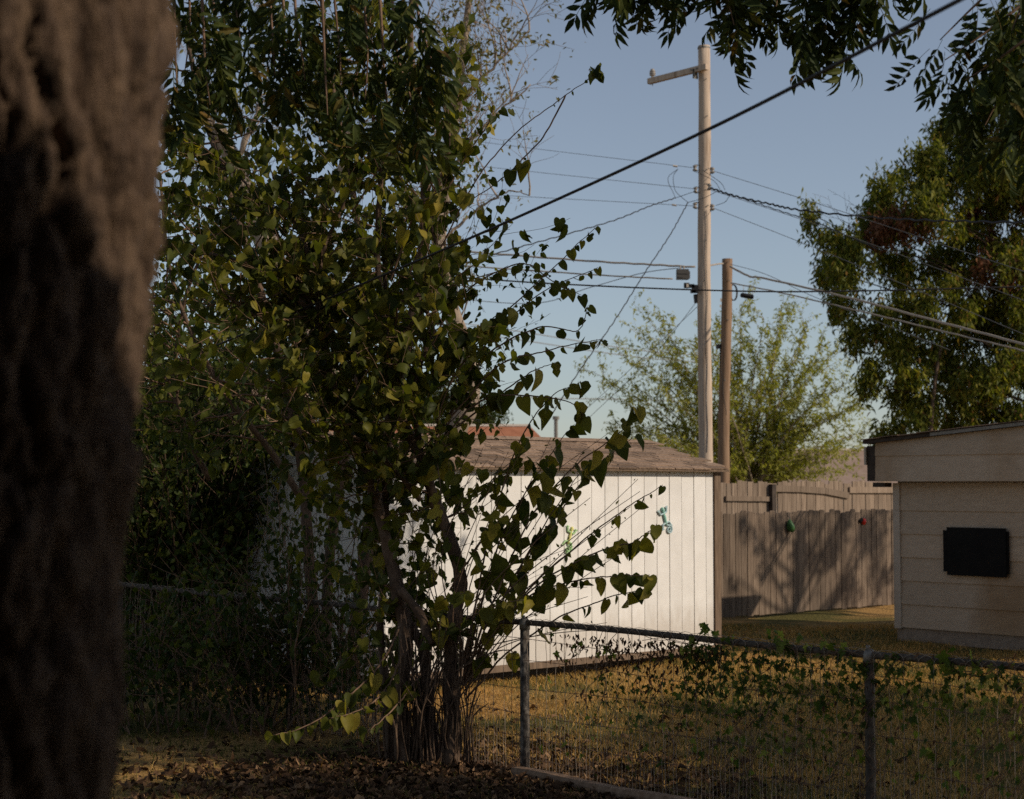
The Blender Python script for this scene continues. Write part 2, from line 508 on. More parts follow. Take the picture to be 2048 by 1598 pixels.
def simple_leaf(w=.45, fold=.2, curl=.2):
    v = [(0, 0, 0), (-w * .5, .34, fold * w * .5), (0, .4, -curl * .1), (w * .5, .34, fold * w * .5), (-w * .34, .68, fold * w * .3 - curl * .3), (w * .34, .68, fold * w * .3 - curl * .3),
         (0, .7, -curl * .4), (0, 1, -curl)]
    return np.array(v), [(1, 2, 6, 4), (2, 3, 5, 6)], [(0, 2, 1), (0, 3, 2), (4, 6, 7), (6, 5, 7)]

def dart_leaf(w=.3, curl=.3):
    v = [(0, 0, 0), (-w * .5, .4, .03 - curl * .12), (w * .5, .4, .03 - curl * .12), (0, 1, -curl)]
    return np.array(v), [], [(0, 2, 1), (1, 2, 3)]

def ivy_leaf(seed=0):
    """palmate leaf with pointed lobes"""
    r = random.Random(seed)
    angs = [-150, -115, -85, -55, -35, -12, 0, 12, 35, 55, 85, 115, 150]
    rad = [.30, .52, .34, .62, .40, .72, 1.0, .72, .40, .62, .34, .52, .30]
    v = [(0, 0, .02)]
    for a, d in zip(angs, rad):
        d *= 1 + (r.random() - .5) * .2
        x, y = math.sin(R(a)) * d * .8, math.cos(R(a)) * d * .8
        v.append((x, y + .1, .14 * abs(x) - .12 * y * y + (r.random() - .5) * .05))
    t = [(0, i + 1, i) for i in range(1, len(v) - 1)]
    return np.array(v), [], t

def frames(tip, normal, scale):
    """matrices whose Y axis is tip, Z close to normal, scaled"""
    y = tip / (np.linalg.norm(tip, axis=1)[:, None] + 1e-9)
    z = normal - y * np.sum(normal * y, axis=1)[:, None]
    z /= np.linalg.norm(z, axis=1)[:, None] + 1e-9
    x = np.cross(y, z)
    return np.stack([x, y, z], axis=2) * np.asarray(scale)[:, None, None]

def rnd_unit(n):
    v = rng.normal(size=(n, 3))
    return v / np.linalg.norm(v, axis=1)[:, None]

def leaf_frames(n, size, droop=.7, jitter=.35, out=None):
    tip = rnd_unit(n) * .8 + np.array([0, 0, -droop])
    if out is not None:
        tip = tip + out
    nor = rnd_unit(n) + np.array([0, 0, .5])
    return frames(tip, nor, size * (1 + (rng.random(n) - .5) * 2 * jitter))

# ------------------------------------------------------------------ the setting: ground
def build_ground():
    g = Geo()
    xs = np.concatenate([np.linspace(-600, -16, 14), np.linspace(-14, 16, 90), np.linspace(18, 600, 14)])
    ys = np.concatenate([np.linspace(-40, 6, 10), np.linspace(7, 34, 90), np.linspace(36, 1200, 16)])
    X, Y = np.meshgrid(xs, ys)
    Z = .025 * np.sin(X * 1.7 + .4 * Y) * np.sin(Y * 1.3) + .015 * np.sin(3.1 * X - 2.2 * Y)
    Z = Z * np.clip((30 - np.abs(Y - 18)) / 10, 0, 1) * np.clip((20 - np.abs(X)) / 6, 0, 1)
    v = np.stack([X, Y, Z], -1).reshape(-1, 3)
    nx, ny = len(xs), len(ys)
    i, j = np.meshgrid(np.arange(nx - 1), np.arange(ny - 1))
    a = (j * nx + i).ravel()
    g.add(v, np.stack([a, a + 1, a + nx + 1, a + nx], 1))
    return g.obj('ground', MAT['ground'], smooth=True, kind='structure')
build_ground()
def gz(x, y):
    return .025 * np.sin(x * 1.7 + .4 * y) * np.sin(y * 1.3) + .015 * np.sin(3.1 * x - 2.2 * y)

# ------------------------------------------------------------------ shed
U = Vector((.75, .661, 0)).normalized()          # along the shed front, away to the right
N = Vector((.661, -.75, 0)).normalized()         # out of the shed front; also along the wire fence towards the camera
ZV = Vector((0, 0, 1))
SL = Vector((-1.30, 16.12, 0))                   # front corner between gable end and lit front
SLEN, SDEP, SEAVE, SRISE = 4.93, 2.35, 2.215, .315

def oriented(o, ax, mesh_origin):
    pass

def board_mesh(w, h, d, mat, name, bevel=.004, dog=0.0):
    """a board standing on z=0: width x, height z, thickness y; small chamfer; dog-eared top if dog"""
    g = Geo()
    b = bevel
    prof = [(-w / 2, 0), (w / 2, 0), (w / 2, h - dog), (w / 2 - dog, h), (-w / 2 + dog, h), (-w / 2, h - dog)] if dog else [(-w / 2, 0), (w / 2, 0), (w / 2, h), (-w / 2, h)]
    k = len(prof)
    vs = []
    cx, cz = 0, h / 2
    for y, s in ((-d / 2, 1), (-d / 2 + b, 0), (d / 2, 0)):
        for x, z in prof:
            vs.append((x - s * b * np.sign(x), y, z - s * b * np.sign(z - cz)))
    q = []
    for r in range(2):
        for i in range(k):
            j = (i + 1) % k
            q.append((r * k + i, r * k + j, (r + 1) * k + j, (r + 1) * k + i))
    t = []
    for i in range(1, k - 1):
        t.append((0, i, i + 1))
        t.append((2 * k, 2 * k + i + 1, 2 * k + i))
    g.add(vs, q, t)
    return g.mesh(name, mat)

def frame_m(o, x, y, z=ZV):
    m = Matrix.Identity(4)
    for i, a in enumerate((x, y, z)):
        for r in range(3):
            m[r][i] = a[r]
    m.translation = o
    return m

def build_shed():
    t = thing('garden_shed', 'long white panelled garden shed with brown shingle roof behind wire fence', 'shed', SL)
    # dark core behind the boards, floor skids
    g = Geo()
    ctr = SL + U * SLEN / 2 - N * SDEP / 2
    g.box(ctr + ZV * (.16 + (SEAVE - .16) / 2), (SLEN - .004, SDEP - .004, SEAVE - .16), (U, N, ZV))
    g.obj('wall_core', MAT['white'], t)
    g = Geo()
    for k in (.25, SDEP - .25):
        g.box(SL + U * SLEN / 2 - N * k + ZV * .045, (SLEN - .3, .12, .11), (U, N, ZV))
    g.obj('skid', MAT['dark_wood'], t)
    # lit front: vertical boards, each its own piece with an open groove
    w = .2015
    nb = int(round(SLEN / w))
    w = SLEN / nb
    me = board_mesh(w - .0065, SEAVE - .16, .03, MAT['white'], 'siding_board', .003)
    for i in range(nb):
        p = SL + U * (w * (i + .5)) + N * random.uniform(-.002, .0025) + ZV * .16
        link('siding_board', me, t, M=frame_m(p, U, -N))
    # gable end (faces the camera's left, in shade)
    for k in range(12):
        wk = SDEP / 12
        s = (k + .5) / 12
        h = SEAVE - .16 + SRISE * (1 - abs(2 * s - 1)) - .02
        me2 = board_mesh(wk - .0065, h, .03, MAT['white'], 'siding_board', .003)
        p = SL - N * (wk * (k + .5)) - U * .0 + ZV * .16
        link('siding_board', me2, t, M=frame_m(p, -N, U))
    # right end gable, plain
    for k in range(12):
        wk = SDEP / 12
        s = (k + .5) / 12
        h = SEAVE - .16 + SRISE * (1 - abs(2 * s - 1)) - .02
        me2 = board_mesh(wk - .0065, h, .03, MAT['white'], 'siding_board', .003)
        p = SL + U * SLEN - N * (wk * (k + .5)) + ZV * .16
        link('siding_board', me2, t, M=frame_m(p, N, -U))
    # corner boards, brown sill board along the foot
    for k, (o, wd) in enumerate(((SL + U * (SLEN - .02) + N * .022, .10), )):
        g = Geo()
        g.box(o + ZV * (.16 + (SEAVE - .20) / 2), (.105, .03, SEAVE - .20), (U, N, ZV))
        g.box(o + U * .065 - N * .06 + ZV * (.16 + (SEAVE - .20) / 2), (.03, .10, SEAVE - .20), (U, N, ZV))
        g.obj('corner_board', MAT['brown_trim'], t)
    g = Geo()
    g.box(SL + U * (SLEN / 2 - .02) + N * .021 + ZV * .135, (SLEN - .05, .03, .07), (U, N, ZV))
    g.obj('sill_board', MAT['brown_trim'], t)
    # roof: deck, then each shingle
    over, eov = .11, .10
    mid = -N * SDEP / 2
    rdeck = thing_part('roof', t)
    slope = SRISE / (SDEP / 2)
    def roofpt(s, v, up=0.0, side=1):
        """s along U from -eov to SLEN+eov, v distance from the eave line (horizontal) on the front side"""
        base = SL + U * s
        z = SEAVE + (v - over) * slope
        if side == 1:
            q = base + N * (over - v)
        else:
            q = base - N * (SDEP + over - v)
        return q + ZV * (z + up + .02)
    vmax = SDEP / 2 + over
    g = Geo()
    for side in (1, -1):
        a = [roofpt(-eov, 0, 0, side), roofpt(SLEN + eov, 0, 0, side), roofpt(SLEN + eov, vmax, 0, side), roofpt(-eov, vmax, 0, side)]
        b = [p - ZV * .022 for p in a]
        q = [(0, 1, 2, 3), (7, 6, 5, 4), (0, 4, 5, 1), (1, 5, 6, 2), (2, 6, 7, 3), (3, 7, 4, 0)]
        g.add([list(p) for p in a + b], q)
    g.obj('deck', MAT['brown_trim'], rdeck)
    expo, sw = .128, .30
    sl = Vector((-N.x, -N.y, slope)).normalized()
    nrm = U.cross(sl).normalized()
    if nrm.z < 0:
        nrm = -nrm
    rows = int((vmax) / expo) + 1
    meshes = []
    for k in range(3):
        gg = Geo()
        gg.box((0, .085 + .006 * k, 0), (sw - .012, .17, .015), None)
        meshes.append(gg.mesh('shingle', MAT['shingle']))
    tilt = .05
    for r in range(rows):
        v = r * expo
        off = (r % 2) * sw / 2 - .05 * (r % 3)
        n = int((SLEN + 2 * eov) / sw) + 1
        for c in range(n):
            s = -eov + off + c * sw + sw / 2
            if s < -eov + .02 or s > SLEN + eov:
                continue
            up = .012 + random.uniform(-.002, .003)
            vv = v - .015 + random.uniform(-.006, .006)
            if vv + .17 > vmax + .05:
                continue
            p = roofpt(s, vv, 0) + nrm * up
            a = (sl + nrm * -tilt).normalized()
            nn = U.cross(a)
            if nn.z < 0:
                nn = -nn
            link('shingle', random.choice(meshes), rdeck, M=frame_m(p, U, a, nn))
    gg = Geo()
    pts = [roofpt(-eov, vmax), roofpt(SLEN + eov, vmax)]
    for side in (1, -1):
        a = [roofpt(-eov, vmax - .14, .03, side), roofpt(SLEN + eov, vmax - .14, .03, side), roofpt(SLEN + eov, vmax + .0, .035, side), roofpt(-eov, vmax + .0, .035, side)]
        gg.add([list(p) for p in a], [(0, 1, 2, 3)])
    gg.obj('ridge_cap', MAT['shingle'], rdeck)
    return t

def thing_part(name, parent):
    o = bpy.data.objects.new(name, None)
    COL.objects.link(o)
    o.empty_display_size = .1
    o.parent = parent
    o.matrix_parent_inverse = world_of(parent).inverted()
    return o

SHED = build_shed()

# ------------------------------------------------------------------ wooden fences
def picket_fence(name, label, origin, length, h, mat, pw=.138, dog=.022, rails=True, rough_top=.0, gap=.006, seed=1, z0=0.02):
    r = random.Random(seed)
    t = thing(name, label, 'fence', origin)
    meshes = [board_mesh(pw - gap, h * s, .018, mat, 'picket', .003, dog) for s in (1.0, .988, 1.01)]
    n = int(length / pw)
    for i in range(n):
        p = Vector(origin) + U * (i * pw) + N * r.uniform(-.004, .006) + ZV * (z0 + r.uniform(-rough_top, rough_top))
        m = frame_m(p, U, -N)
        m = m @ Matrix.Rotation(r.uniform(-.008, .008), 4, 'Y')
        link('picket', r.choice(meshes), t, M=m)
    if rails:
        for z in (.25, h - .3):
            g = Geo()
            g.box(Vector(origin) + U * length / 2 - N * .04 + ZV * z, (length, .04, .09), (U, N, ZV))
            g.obj('rail', mat, t)
    return t

# nearer fence: its left end passes behind the shed
fa = P(1438, 1240, 25.2)
FO = Vector((fa.x, fa.y, 0)) - U * 3.0
picket_fence('picket_fence', 'lower weathered brown dog-eared picket fence beside the white shed', FO, 8.2, 1.60, MAT['picket'], rough_top=.012, seed=3)
# taller fence behind with its rails on the near side
fb = Vector((P(1445, 1000, 29).x, 29.0, 0)) - U * 3.0
BF = picket_fence('board_fence', 'taller pale board fence with sagging rails rising behind the picket fence', fb, 9.5, 2.08, MAT['picket_back'], dog=0.004, rails=False, rough_top=.012, seed=5)
def back_rail(pts, th=.10):
    g = Geo()
    pl = [onplane(x, y, fb + N * .035, N) for x, y in pts]
    for a, b in zip(pl[:-1], pl[1:]):
        d = (b - a)
        L = d.length
        d = d.normalized()
        upv = N.cross(d).normalized()
        if upv.z < 0:
            upv = -upv
        g.box((a + b) / 2, (L + .02, .04, th), (d, N, upv))
    g.obj('rail', MAT['picket_back'], BF)
back_rail([(1452, 997), (1545, 998)], .085)
back_rail([(1550, 977), (1600, 978), (1650, 982), (1696, 991)], .115)
back_rail([(1699, 980), (1830, 980)], .115)
g = Geo()
q0 = onplane(1545, 1000, fb + N * .06, N)
g.box((q0.x, q0.y, 1.03), (.11, .09, 2.06), (U, N, ZV))
g.obj('post', MAT['dark_wood'], BF)

# ornaments on the picket fence
def lathe(g, prof, c, ax, sides=14, sx=1.0):
    ax = [np.array(list(a)) for a in ax]
    vs = []
    for z, r in prof:
        for k in range(sides):
            a = 2 * math.pi * k / sides
            vs.append(np.array(list(c)) + ax[0] * math.cos(a) * r * sx + ax[1] * math.sin(a) * r + ax[2] * z)
    q = []
    for i in range(len(prof) - 1):
        for k in range(sides):
            j = (k + 1) % sides
            q.append((i * sides + k, i * sides + j, (i + 1) * sides + j, (i + 1) * sides + k))
    g.add(vs, q)

ORN = onplane(1581, 1052, FO + N * .06, N)
t = thing('green_ornament', 'mottled green gourd-like ornament hung on the picket fence', 'ornament', ORN)
g = Geo()
axt = (Vector(U) * .95 + ZV * -.0, N, (ZV * .97 - U * .25).normalized())
lathe(g, [(-.105, .004), (-.095, .04), (-.06, .062), (-.01, .066), (.04, .052), (.075, .036), (.10, .018), (.108, .002)], ORN, axt, 16, 1.0)
g.obj('body', MAT['green_orn'], t, smooth=True)
g = Geo()
g.tube([ORN + ZV * .10, ORN + ZV * .15 - N * .03, ORN + ZV * .17 - N * .05], .004, 5)
g.obj('hook', MAT['metal'], t)

LB = onplane(1727, 1043, FO + N * .03, N)
t = thing('ladybird_ornament', 'small red and black beetle ornament on the picket fence', 'ornament', LB)
g = Geo()
axd = (U, ZV, N)
lathe(g, [(0, .06), (.018, .056), (.034, .04), (.044, .018), (.047, .001)], LB, axd, 14, .85)
g.obj('wing_case', MAT['red_orn'], t, smooth=True)
g = Geo()
lathe(g, [(0, .034), (.02, .028), (.03, .001)], LB - U * .055 + ZV * .03, axd, 12)
lathe(g, [(0, .034), (.02, .028), (.03, .001)], LB - U * .085 + ZV * .01, axd, 12)
for a, b in ((.02, .02), (.0, -.028), (.03, -.02)):
    lathe(g, [(.0, .012), (.05, .010), (.053, .001)], LB + U * a + ZV * b - N * .012, axd, 8)
g.obj('head', MAT['black_panel'], t, smooth=True)
g = Geo()
for s in (-.01, .03):
    g.tube([LB - U * .03 + ZV * .04 + N * .01, LB + U * s + ZV * .085 + N * .02], .004, 4)
g.obj('feeler', MAT['metal'], t)

# ------------------------------------------------------------------ beige outbuilding at the right
GC = Vector((5.06, 21.8, 0))
WN = Vector((-U.x, -U.y, 0))                     # out of the visible wall
def build_garage():
    t = thing('garage', 'beige lap-sided garage with low shingle roof and black wall panel', 'building', GC)
    L, D = 5.2, 3.4
    g = Geo()
    g.box(GC + N * L / 2 - WN * D / 2 + ZV * .09, (L, D, .20), (N, WN, ZV))
    g.obj('foundation', MAT['concrete'], t)
    g = Geo()
    g.box(GC + N * L / 2 - WN * D / 2 + ZV * (.19 + 1.05), (L - .04, D - .04, 2.1), (N, WN, ZV))
    g.obj('wall_core', MAT['garage'], t)
    # lap boards: wedge section, lower edge proud
    ex = .305
    z = .175
    rows = 7
    for r in range(rows):
        z0, z1 = z + r * ex, min(z + (r + 1) * ex + .02, 2.06)
        g = Geo()
        a0, a1 = GC + N * .085, GC + N * L
        prof = [(.0, z0), (.026, z0), (.008, z1), (.0, z1)]
        vs = [list(a + WN * d + ZV * zz) for a in (a0, a1) for d, zz in prof]
        g.add(vs, [(0, 1, 2, 3), (7, 6, 5, 4), (1, 5, 6, 2), (0, 4, 5, 1), (2, 6, 7, 3), (3, 7, 4, 0)])
        g.obj('siding_board', MAT['garage'], t)
    g = Geo()
    g.box(GC + N * .042 + WN * .018 + ZV * 1.11, (.085, .04, 1.90), (N, WN, ZV))
    g.box(GC - N * .012 - WN * .03 + ZV * 1.11, (.022, .12, 1.90), (N, WN, ZV))
    g.obj('corner_board', MAT['garage_trim'], t)
    # boxed eave above the wall: two lap boards, the upper one follows the roof
    fo = WN * .20
    e0 = onplane(1752, 960, GC + fo, WN)
    s0 = (e0 - GC - fo).dot(N)
    zb, zm = 2.08, 2.415
    ztop = lambda s: 2.585 + .075 * (s - s0)
    for (za0, za1, zb0, zb1, name) in ((zb, zb, zm + .02, zm + .02, 'eave_board'), (zm, zm, ztop(s0), ztop(L), 'eave_board')):
        g = Geo()
        vs = []
        for s, zl, zh in ((s0, za0, zb0), (L, za1, zb1)):
            for d, zz in ((-.02, zl), (.020, zl), (.004, zh), (-.02, zh)):
                vs.append(list(GC + fo + N * s + WN * d + ZV * zz))
        g.add(vs, [(0, 1, 2, 3), (7, 6, 5, 4), (1, 5, 6, 2), (0, 4, 5, 1), (2, 6, 7, 3), (3, 7, 4, 0)])
        g.obj(name, MAT['garage'], t)
    g = Geo()
    g.box(GC + N * (L / 2 + s0 / 2 - .0) + WN * .09 + ZV * (zb + .012), (L - s0 - .02, .19, .02), (N, WN, ZV))
    g.obj('soffit', MAT['garage_trim'], t)
    # recessed dark end of the eave and its fascia on the hidden side
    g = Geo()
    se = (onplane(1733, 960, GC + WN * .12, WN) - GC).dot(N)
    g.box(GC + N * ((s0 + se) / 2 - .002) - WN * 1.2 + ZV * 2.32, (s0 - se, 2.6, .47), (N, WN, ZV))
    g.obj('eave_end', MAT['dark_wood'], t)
    g = Geo()
    g.box(GC + N * (se - .016) - WN * 1.2 + ZV * 2.42, (.03, 2.66, .24), (N, WN, ZV))
    g.obj('fascia', MAT['garage_trim'], t)
    g = Geo()
    g.box(GC + N * (se + .20) + WN * .05 + ZV * 2.035, (.20, .14, .06), (N, WN, ZV))
    g.obj('bracket', MAT['dark_wood'], t)
    # roof slab with a ragged shingle edge
    rf = thing_part('roof', t)
    g = Geo()
    s1 = (onplane(1727, 890, GC + fo + WN * .05, WN) - GC).dot(N)
    vs = []
    for s in (s1, L + .2):
        for d in (.27, -D - .3):
            for up in (.002, .05):
                vs.append(list(GC + N * s + WN * d + ZV * (ztop(s) + up)))
    g.add(vs, [(0, 1, 3, 2), (4, 6, 7, 5), (0, 4, 5, 1), (2, 3, 7, 6), (0, 2, 6, 4), (1, 5, 7, 3)])
    g.obj('deck', MAT['dark_wood'], rf)
    g = Geo()
    vs = []
    for s in (s0 + .9, L + .2):
        for d, up in ((.275, .004), (.282, .004), (.282, .046), (.275, .046)):
            vs.append(list(GC + N * s + WN * d + ZV * (ztop(s) + up)))
    g.add(vs, [(0, 1, 2, 3), (7, 6, 5, 4), (1, 5, 6, 2), (0, 4, 5, 1), (2, 6, 7, 3), (3, 7, 4, 0)])
    g.obj('drip_edge', MAT['metal'], rf)
    me = Geo()
    me.box((0, 0, 0), (.30, .5, .010))
    me = me.mesh('shingle', MAT['shingle'])
    sl = (N + ZV * .075).normalized()
    for k in range(18):
        s = s1 - .01 + k * .30 * .98
        for dd in (0, 1, 2):
            p = GC + N * (s + .15 - .06 * (dd % 2)) + WN * (.06 - dd * .48 + random.uniform(-.01, .012)) + ZV * (ztop(s + .15) + .058 + random.uniform(0, .006))
            link('shingle', me, rf, M=frame_m(p, sl, WN, sl.cross(WN)))
    # black panel on the wall: two sheets, corners stepped
    pan = thing_part('window_cover', t)
    pan['label'] = 'black cover board over the wall opening'
    o = GC + WN * .035
    a, b = onplane(1888, 1054, o, WN), onplane(2020, 1156, o, WN)
    sa, sb = (a - GC).dot(N), (b - GC).dot(N)
    zt, zb2 = a.z, b.z
    zb2 = onplane(1950, 1152, o, WN).z
    g = Geo()
    g.box(GC + N * (sa + sb) / 2 + WN * .05 + ZV * (zt + zb2) / 2, (sb - sa, .02, zt - zb2 - .08), (N, WN, ZV))
    g.obj('backing_sheet', MAT['black_panel'], pan)
    g = Geo()
    g.box(GC + N * ((sa + sb) / 2 + .02) + WN * .068 + ZV * ((zt + zb2) / 2), (sb - sa - .09, .016, zt - zb2), (N, WN, ZV))
    g.obj('front_sheet', MAT['black_panel'], pan)
    return t
GARAGE = build_garage()

# ------------------------------------------------------------------ neighbouring houses
def gable_house(name, label, cat, x0, x1, y0, y1, eave, ridge, wall, roof, hip=1.5, rake=None):
    """ridge along x; hip ends of length hip"""
    t = thing(name, label, cat, ((x0 + x1) / 2, (y0 + y1) / 2, 0))
    g = Geo()
    g.box(((x0 + x1) / 2, (y0 + y1) / 2, eave / 2), (x1 - x0 - .8, y1 - y0 - .8, eave))
    g.obj('wall', wall, t)
    ym = (y0 + y1) / 2
    g = Geo()
    vs = [(x0, y0, eave), (x1, y0, eave), (x1, y1, eave), (x0, y1, eave), (x0 + hip, ym, ridge), (x1 - hip, ym, ridge)]
    g.add(vs, [(0, 1, 5, 4), (2, 3, 4, 5), (0, 3, 2, 1)], [(1, 2, 5), (3, 0, 4)])
    r = g.obj('roof', roof, t)
    g = Geo()
    g.tube([(x0 + hip, ym, ridge), (x1 - hip, ym, ridge)], .09, 6)
    g.obj('ridge_cap', wall, r)
    g = Geo()
    g.box(((x0 + x1) / 2, y0 - .02, eave - .08), (x1 - x0, .03, .16))
    g.obj('fascia', wall, t)
    return t, r

t, r = gable_house('neighbour_house', 'low tan shingle-roofed house beyond the board fence', 'house', P(1380, 960, 70).x, P(2100, 960, 70).x, 70, 82, 1.95, 3.72, MAT['far_cream'], MAT['far_roof'], hip=5.0)
t, r = gable_house('red_roofed_house', 'house with rust red roof showing over the shed ridge', 'house', P(480, 890, 60).x, P(1150, 890, 60).x, 60, 67, 2.6, 4.36, MAT['far_cream'], MAT['red_roof'], hip=1.6)
g = Geo()
vp = P(1112, 872, 62.0)
g.tube([vp - ZV * .25, vp + ZV * .62], .075, 8)
g.tube([vp + ZV * .62, vp + ZV * .74], .13, 8)
g.obj('vent_pipe', MAT['metal'], r)

# brick house at the left, seen only through leaves
BY = 19.4
def build_brick_house():
    a, b = P(232, 1240, BY), P(540, 1240, BY)
    t = thing('brick_house', 'pale brick house wall hidden behind ivy at the left of the shed', 'house', (a.x, BY, 0))
    g = Geo()
    g.box(((a.x + b.x) / 2 - .8, BY + 1.5, 1.17), (b.x - a.x + 1.6, 3.0, 2.34))
    g.obj('wall', MAT['mortar'], t)
    me = Geo()
    me.box((0, 0, 0), (.192, .05, .057))
    me = me.mesh('brick', MAT['brick'])
    for r in range(24):
        for c in range(10):
            x = a.x + .05 + (c + (r % 2) * .5) * .204
            if x > b.x - .05:
                continue
            link('brick', me, t, M=Matrix.Translation((x, BY - .018 + random.uniform(-.003, .003), .62 + r * .069)))
    g = Geo()
    g.box(((a.x + b.x) / 2 - .8, BY - .25, 2.36), (b.x - a.x + 2.0, .04, .14))
    g.obj('fascia', MAT['white'], t)
    g = Geo()
    x0, x1 = a.x - 1.9, b.x + .25
    g.add([(x0, BY - .28, 2.43), (x1, BY - .28, 2.43), (x1, BY + 2.0, 3.3), (x0, BY + 2.0, 3.3), (x0, BY - .28, 2.47), (x1, BY - .28, 2.47), (x1, BY + 2.0, 3.34), (x0, BY + 2.0, 3.34)],
          [(0, 1, 2, 3), (7, 6, 5, 4), (0, 4, 5, 1), (1, 5, 6, 2), (2, 6, 7, 3), (3, 7, 4, 0)])
    g.obj('roof', MAT['shingle'], t)
build_brick_house()

# the house the photograph is taken from: its eave shades the near trunk
def build_own_house():
    t = thing('porch_house', 'dark house with a shingled porch roof behind the viewpoint', 'house', (1.0, -4, 0))
    g = Geo()
    g.box((1.5, -4.2, 1.85), (15.0, 6.4, 3.7))
    g.obj('wall', MAT['house_wall'], t)
    g = Geo()
    x0, x1 = -6.5, 9.5
    yf, zf = 1.45, 3.99
    g.add([(x0, yf, zf), (x1, yf, zf), (x1, -4.2, zf + 2.3), (x0, -4.2, zf + 2.3), (x1, -9.2, zf), (x0, -9.2, zf),
           (x0, yf, zf - .12), (x1, yf, zf - .12), (x1, -9.2, zf - .12), (x0, -9.2, zf - .12)],
          [(0, 1, 2, 3), (3, 2, 4, 5), (0, 6, 7, 1), (6, 9, 8, 7), (4, 8, 9, 5)], [])
    g.obj('roof', MAT['shingle'], t)
build_own_house()

# ------------------------------------------------------------------ utility poles and their lines
PY1, PY2 = 33.0, 34.5
def pole(name, label, top, bot, r_top, r_bot, mat, lean=0):
    t = thing(name, label, 'utility pole', (bot.x, bot.y, 0))
    n = 24
    a = np.linspace(0, 1, n)
    pts = np.outer(1 - a, np.array(bot)) + np.outer(a, np.array(top))
    pts[:, 0] += .012 * np.sin(a * 9)
    rad = r_bot + (r_top - r_bot) * a + .004 * np.sin(a * 40)
    g = Geo()
    g.tube(pts, rad, 22)
    g.obj('shaft', mat, t, smooth=True)
    return t
b1 = P(1410, 920, PY1)
t1 = P(1407.5, 92, PY1)
POLE1 = pole('utility_pole', 'tall pale wooden utility pole with one-sided crossarm and insulators', t1, Vector((b1.x, PY1, 0)), .118, .150, MAT['pole'])
b2 = P(1446, 930, PY2)
t2 = P(1454, 518, PY2)
POLE2 = pole('utility_pole', 'shorter dark brown wooden pole standing beside the tall pole', t2, Vector((P(1445, 930, PY2).x - .03, PY2, 0)), .105, .135, MAT['pole_dark'])
AD = Vector((-N.x, -N.y, 0))                    # crossarm runs away to the left
cr = P(1407, 141, PY1) + WN * .17
g = Geo()
g.box(cr + AD * .56, (1.62, .09, .115), (AD, WN, ZV))
g.obj('crossarm', MAT['pole'], POLE1)
g = Geo()
for d in (-.02, .13):
    g.tube([cr + AD * d + WN * .05, cr + AD * d + WN * .075], .018, 8)
g.obj('bolt', MAT['metal'], POLE1)
g = Geo()
tip = cr + AD * 1.26 + ZV * .055
lathe(g, [(0, .02), (.02, .03), (.05, .03), (.055, .062), (.07, .066), (.078, .045), (.088, .045), (.093, .066), (.11, .066), (.118, .045), (.128, .045), (.133, .062), (.15, .058), (.158, .04),
          (.175, .042), (.19, .03), (.195, .002)], tip, (U, N, ZV), 16)
g.obj('insulator', MAT['insulator'], POLE1, smooth=True)
g = Geo()
g.tube([tip - ZV * .16, tip + ZV * .01], .011, 6)
g.obj('pin', MAT['metal'], POLE1)
g = Geo()
br = P(1399, 150, PY1) + WN * .15
g.box(br, (.06, .05, .20), (U, WN, ZV))
g.box(br + U * .06, (.045, .04, .19), (U, WN, ZV))
g.obj('bracket', MAT['metal'], POLE1)
g = Geo()
g.tube([t1 + ZV * -.06 , t1 + ZV * -.03], .128, 20)
g.obj('top_band', MAT['metal'], POLE1)

def spool(px, py, side, parent, dy=-.12):
    """clevis bracket with a spool insulator on the pole's side"""
    c = P(px, py, PY1 + dy)
    g = Geo()
    g.tube([c + ZV * -.065, c + ZV * .065], .012, 6)
    g.box(c + Vector((.05 * side, 0, .06)), (.13, .035, .012))
    g.box(c + Vector((.05 * side, 0, -.06)), (.13, .035, .012))
    g.obj('clevis', MAT['metal'], parent)
    g = Geo()
    lathe(g, [(-.05, .02), (-.048, .045), (-.028, .047), (-.012, .027), (.012, .027), (.028, .047), (.048, .045), (.05, .02)], c, ((1, 0, 0), (0, 1, 0), (0, 0, 1)), 12)
    g.obj('insulator', MAT['insulator'], parent, smooth=True)
    return c
for (px, py, s, dy) in ((1390, 336, 1, -.05), (1391, 380, 1, -.05), (1390, 411, 1, -.05), (1425, 341, -1, -.05), (1419, 374, -1, -.25), (1425, 415, -1, -.05)):
    spool(px, py, s, POLE1, dy)
# ground wire stapled down the near face of the tall pole
g = Geo()
pts = []
for k, y in enumerate(np.linspace(420, 905, 26)):
    pts.append(P(1413 + 1.2 * math.sin(k * .9) + k * .06, y, PY1 - .142))
g.tube(pts, .006, 5)
g.obj('ground_wire', MAT['cable_grey'], POLE1)
g = Geo()
pts = [P(1442 + 1.0 * math.sin(k * .8) + k * .9, y, PY2 - .15) for k, y in enumerate(np.linspace(740, 830, 12))]
g.tube(pts, .007, 5)
g.obj('ground_wire', MAT['cable_black'], POLE2)
g = Geo()
c = P(1437, 693, PY2 - .02)
g.box(c, (.10, .08, .09))
g.tube([c + Vector((.03, -.02, -.05)), c + Vector((.03, -.02, -.55))], .008, 5)
g.obj('bracket', MAT['cable_black'], POLE2)
g = Geo()
for k in range(4):
    cc = P(1466 + k * .6, 585, PY2 + .02 + .02 * k)
    ring = [cc + Vector((.075 * math.cos(a), .02 * math.sin(a), .17 * math.sin(a))) for a in np.linspace(0, 2 * math.pi, 20)]
    g.tube(ring, .010, 5)
g.obj('cable_coil', MAT['cable_black'], POLE2)

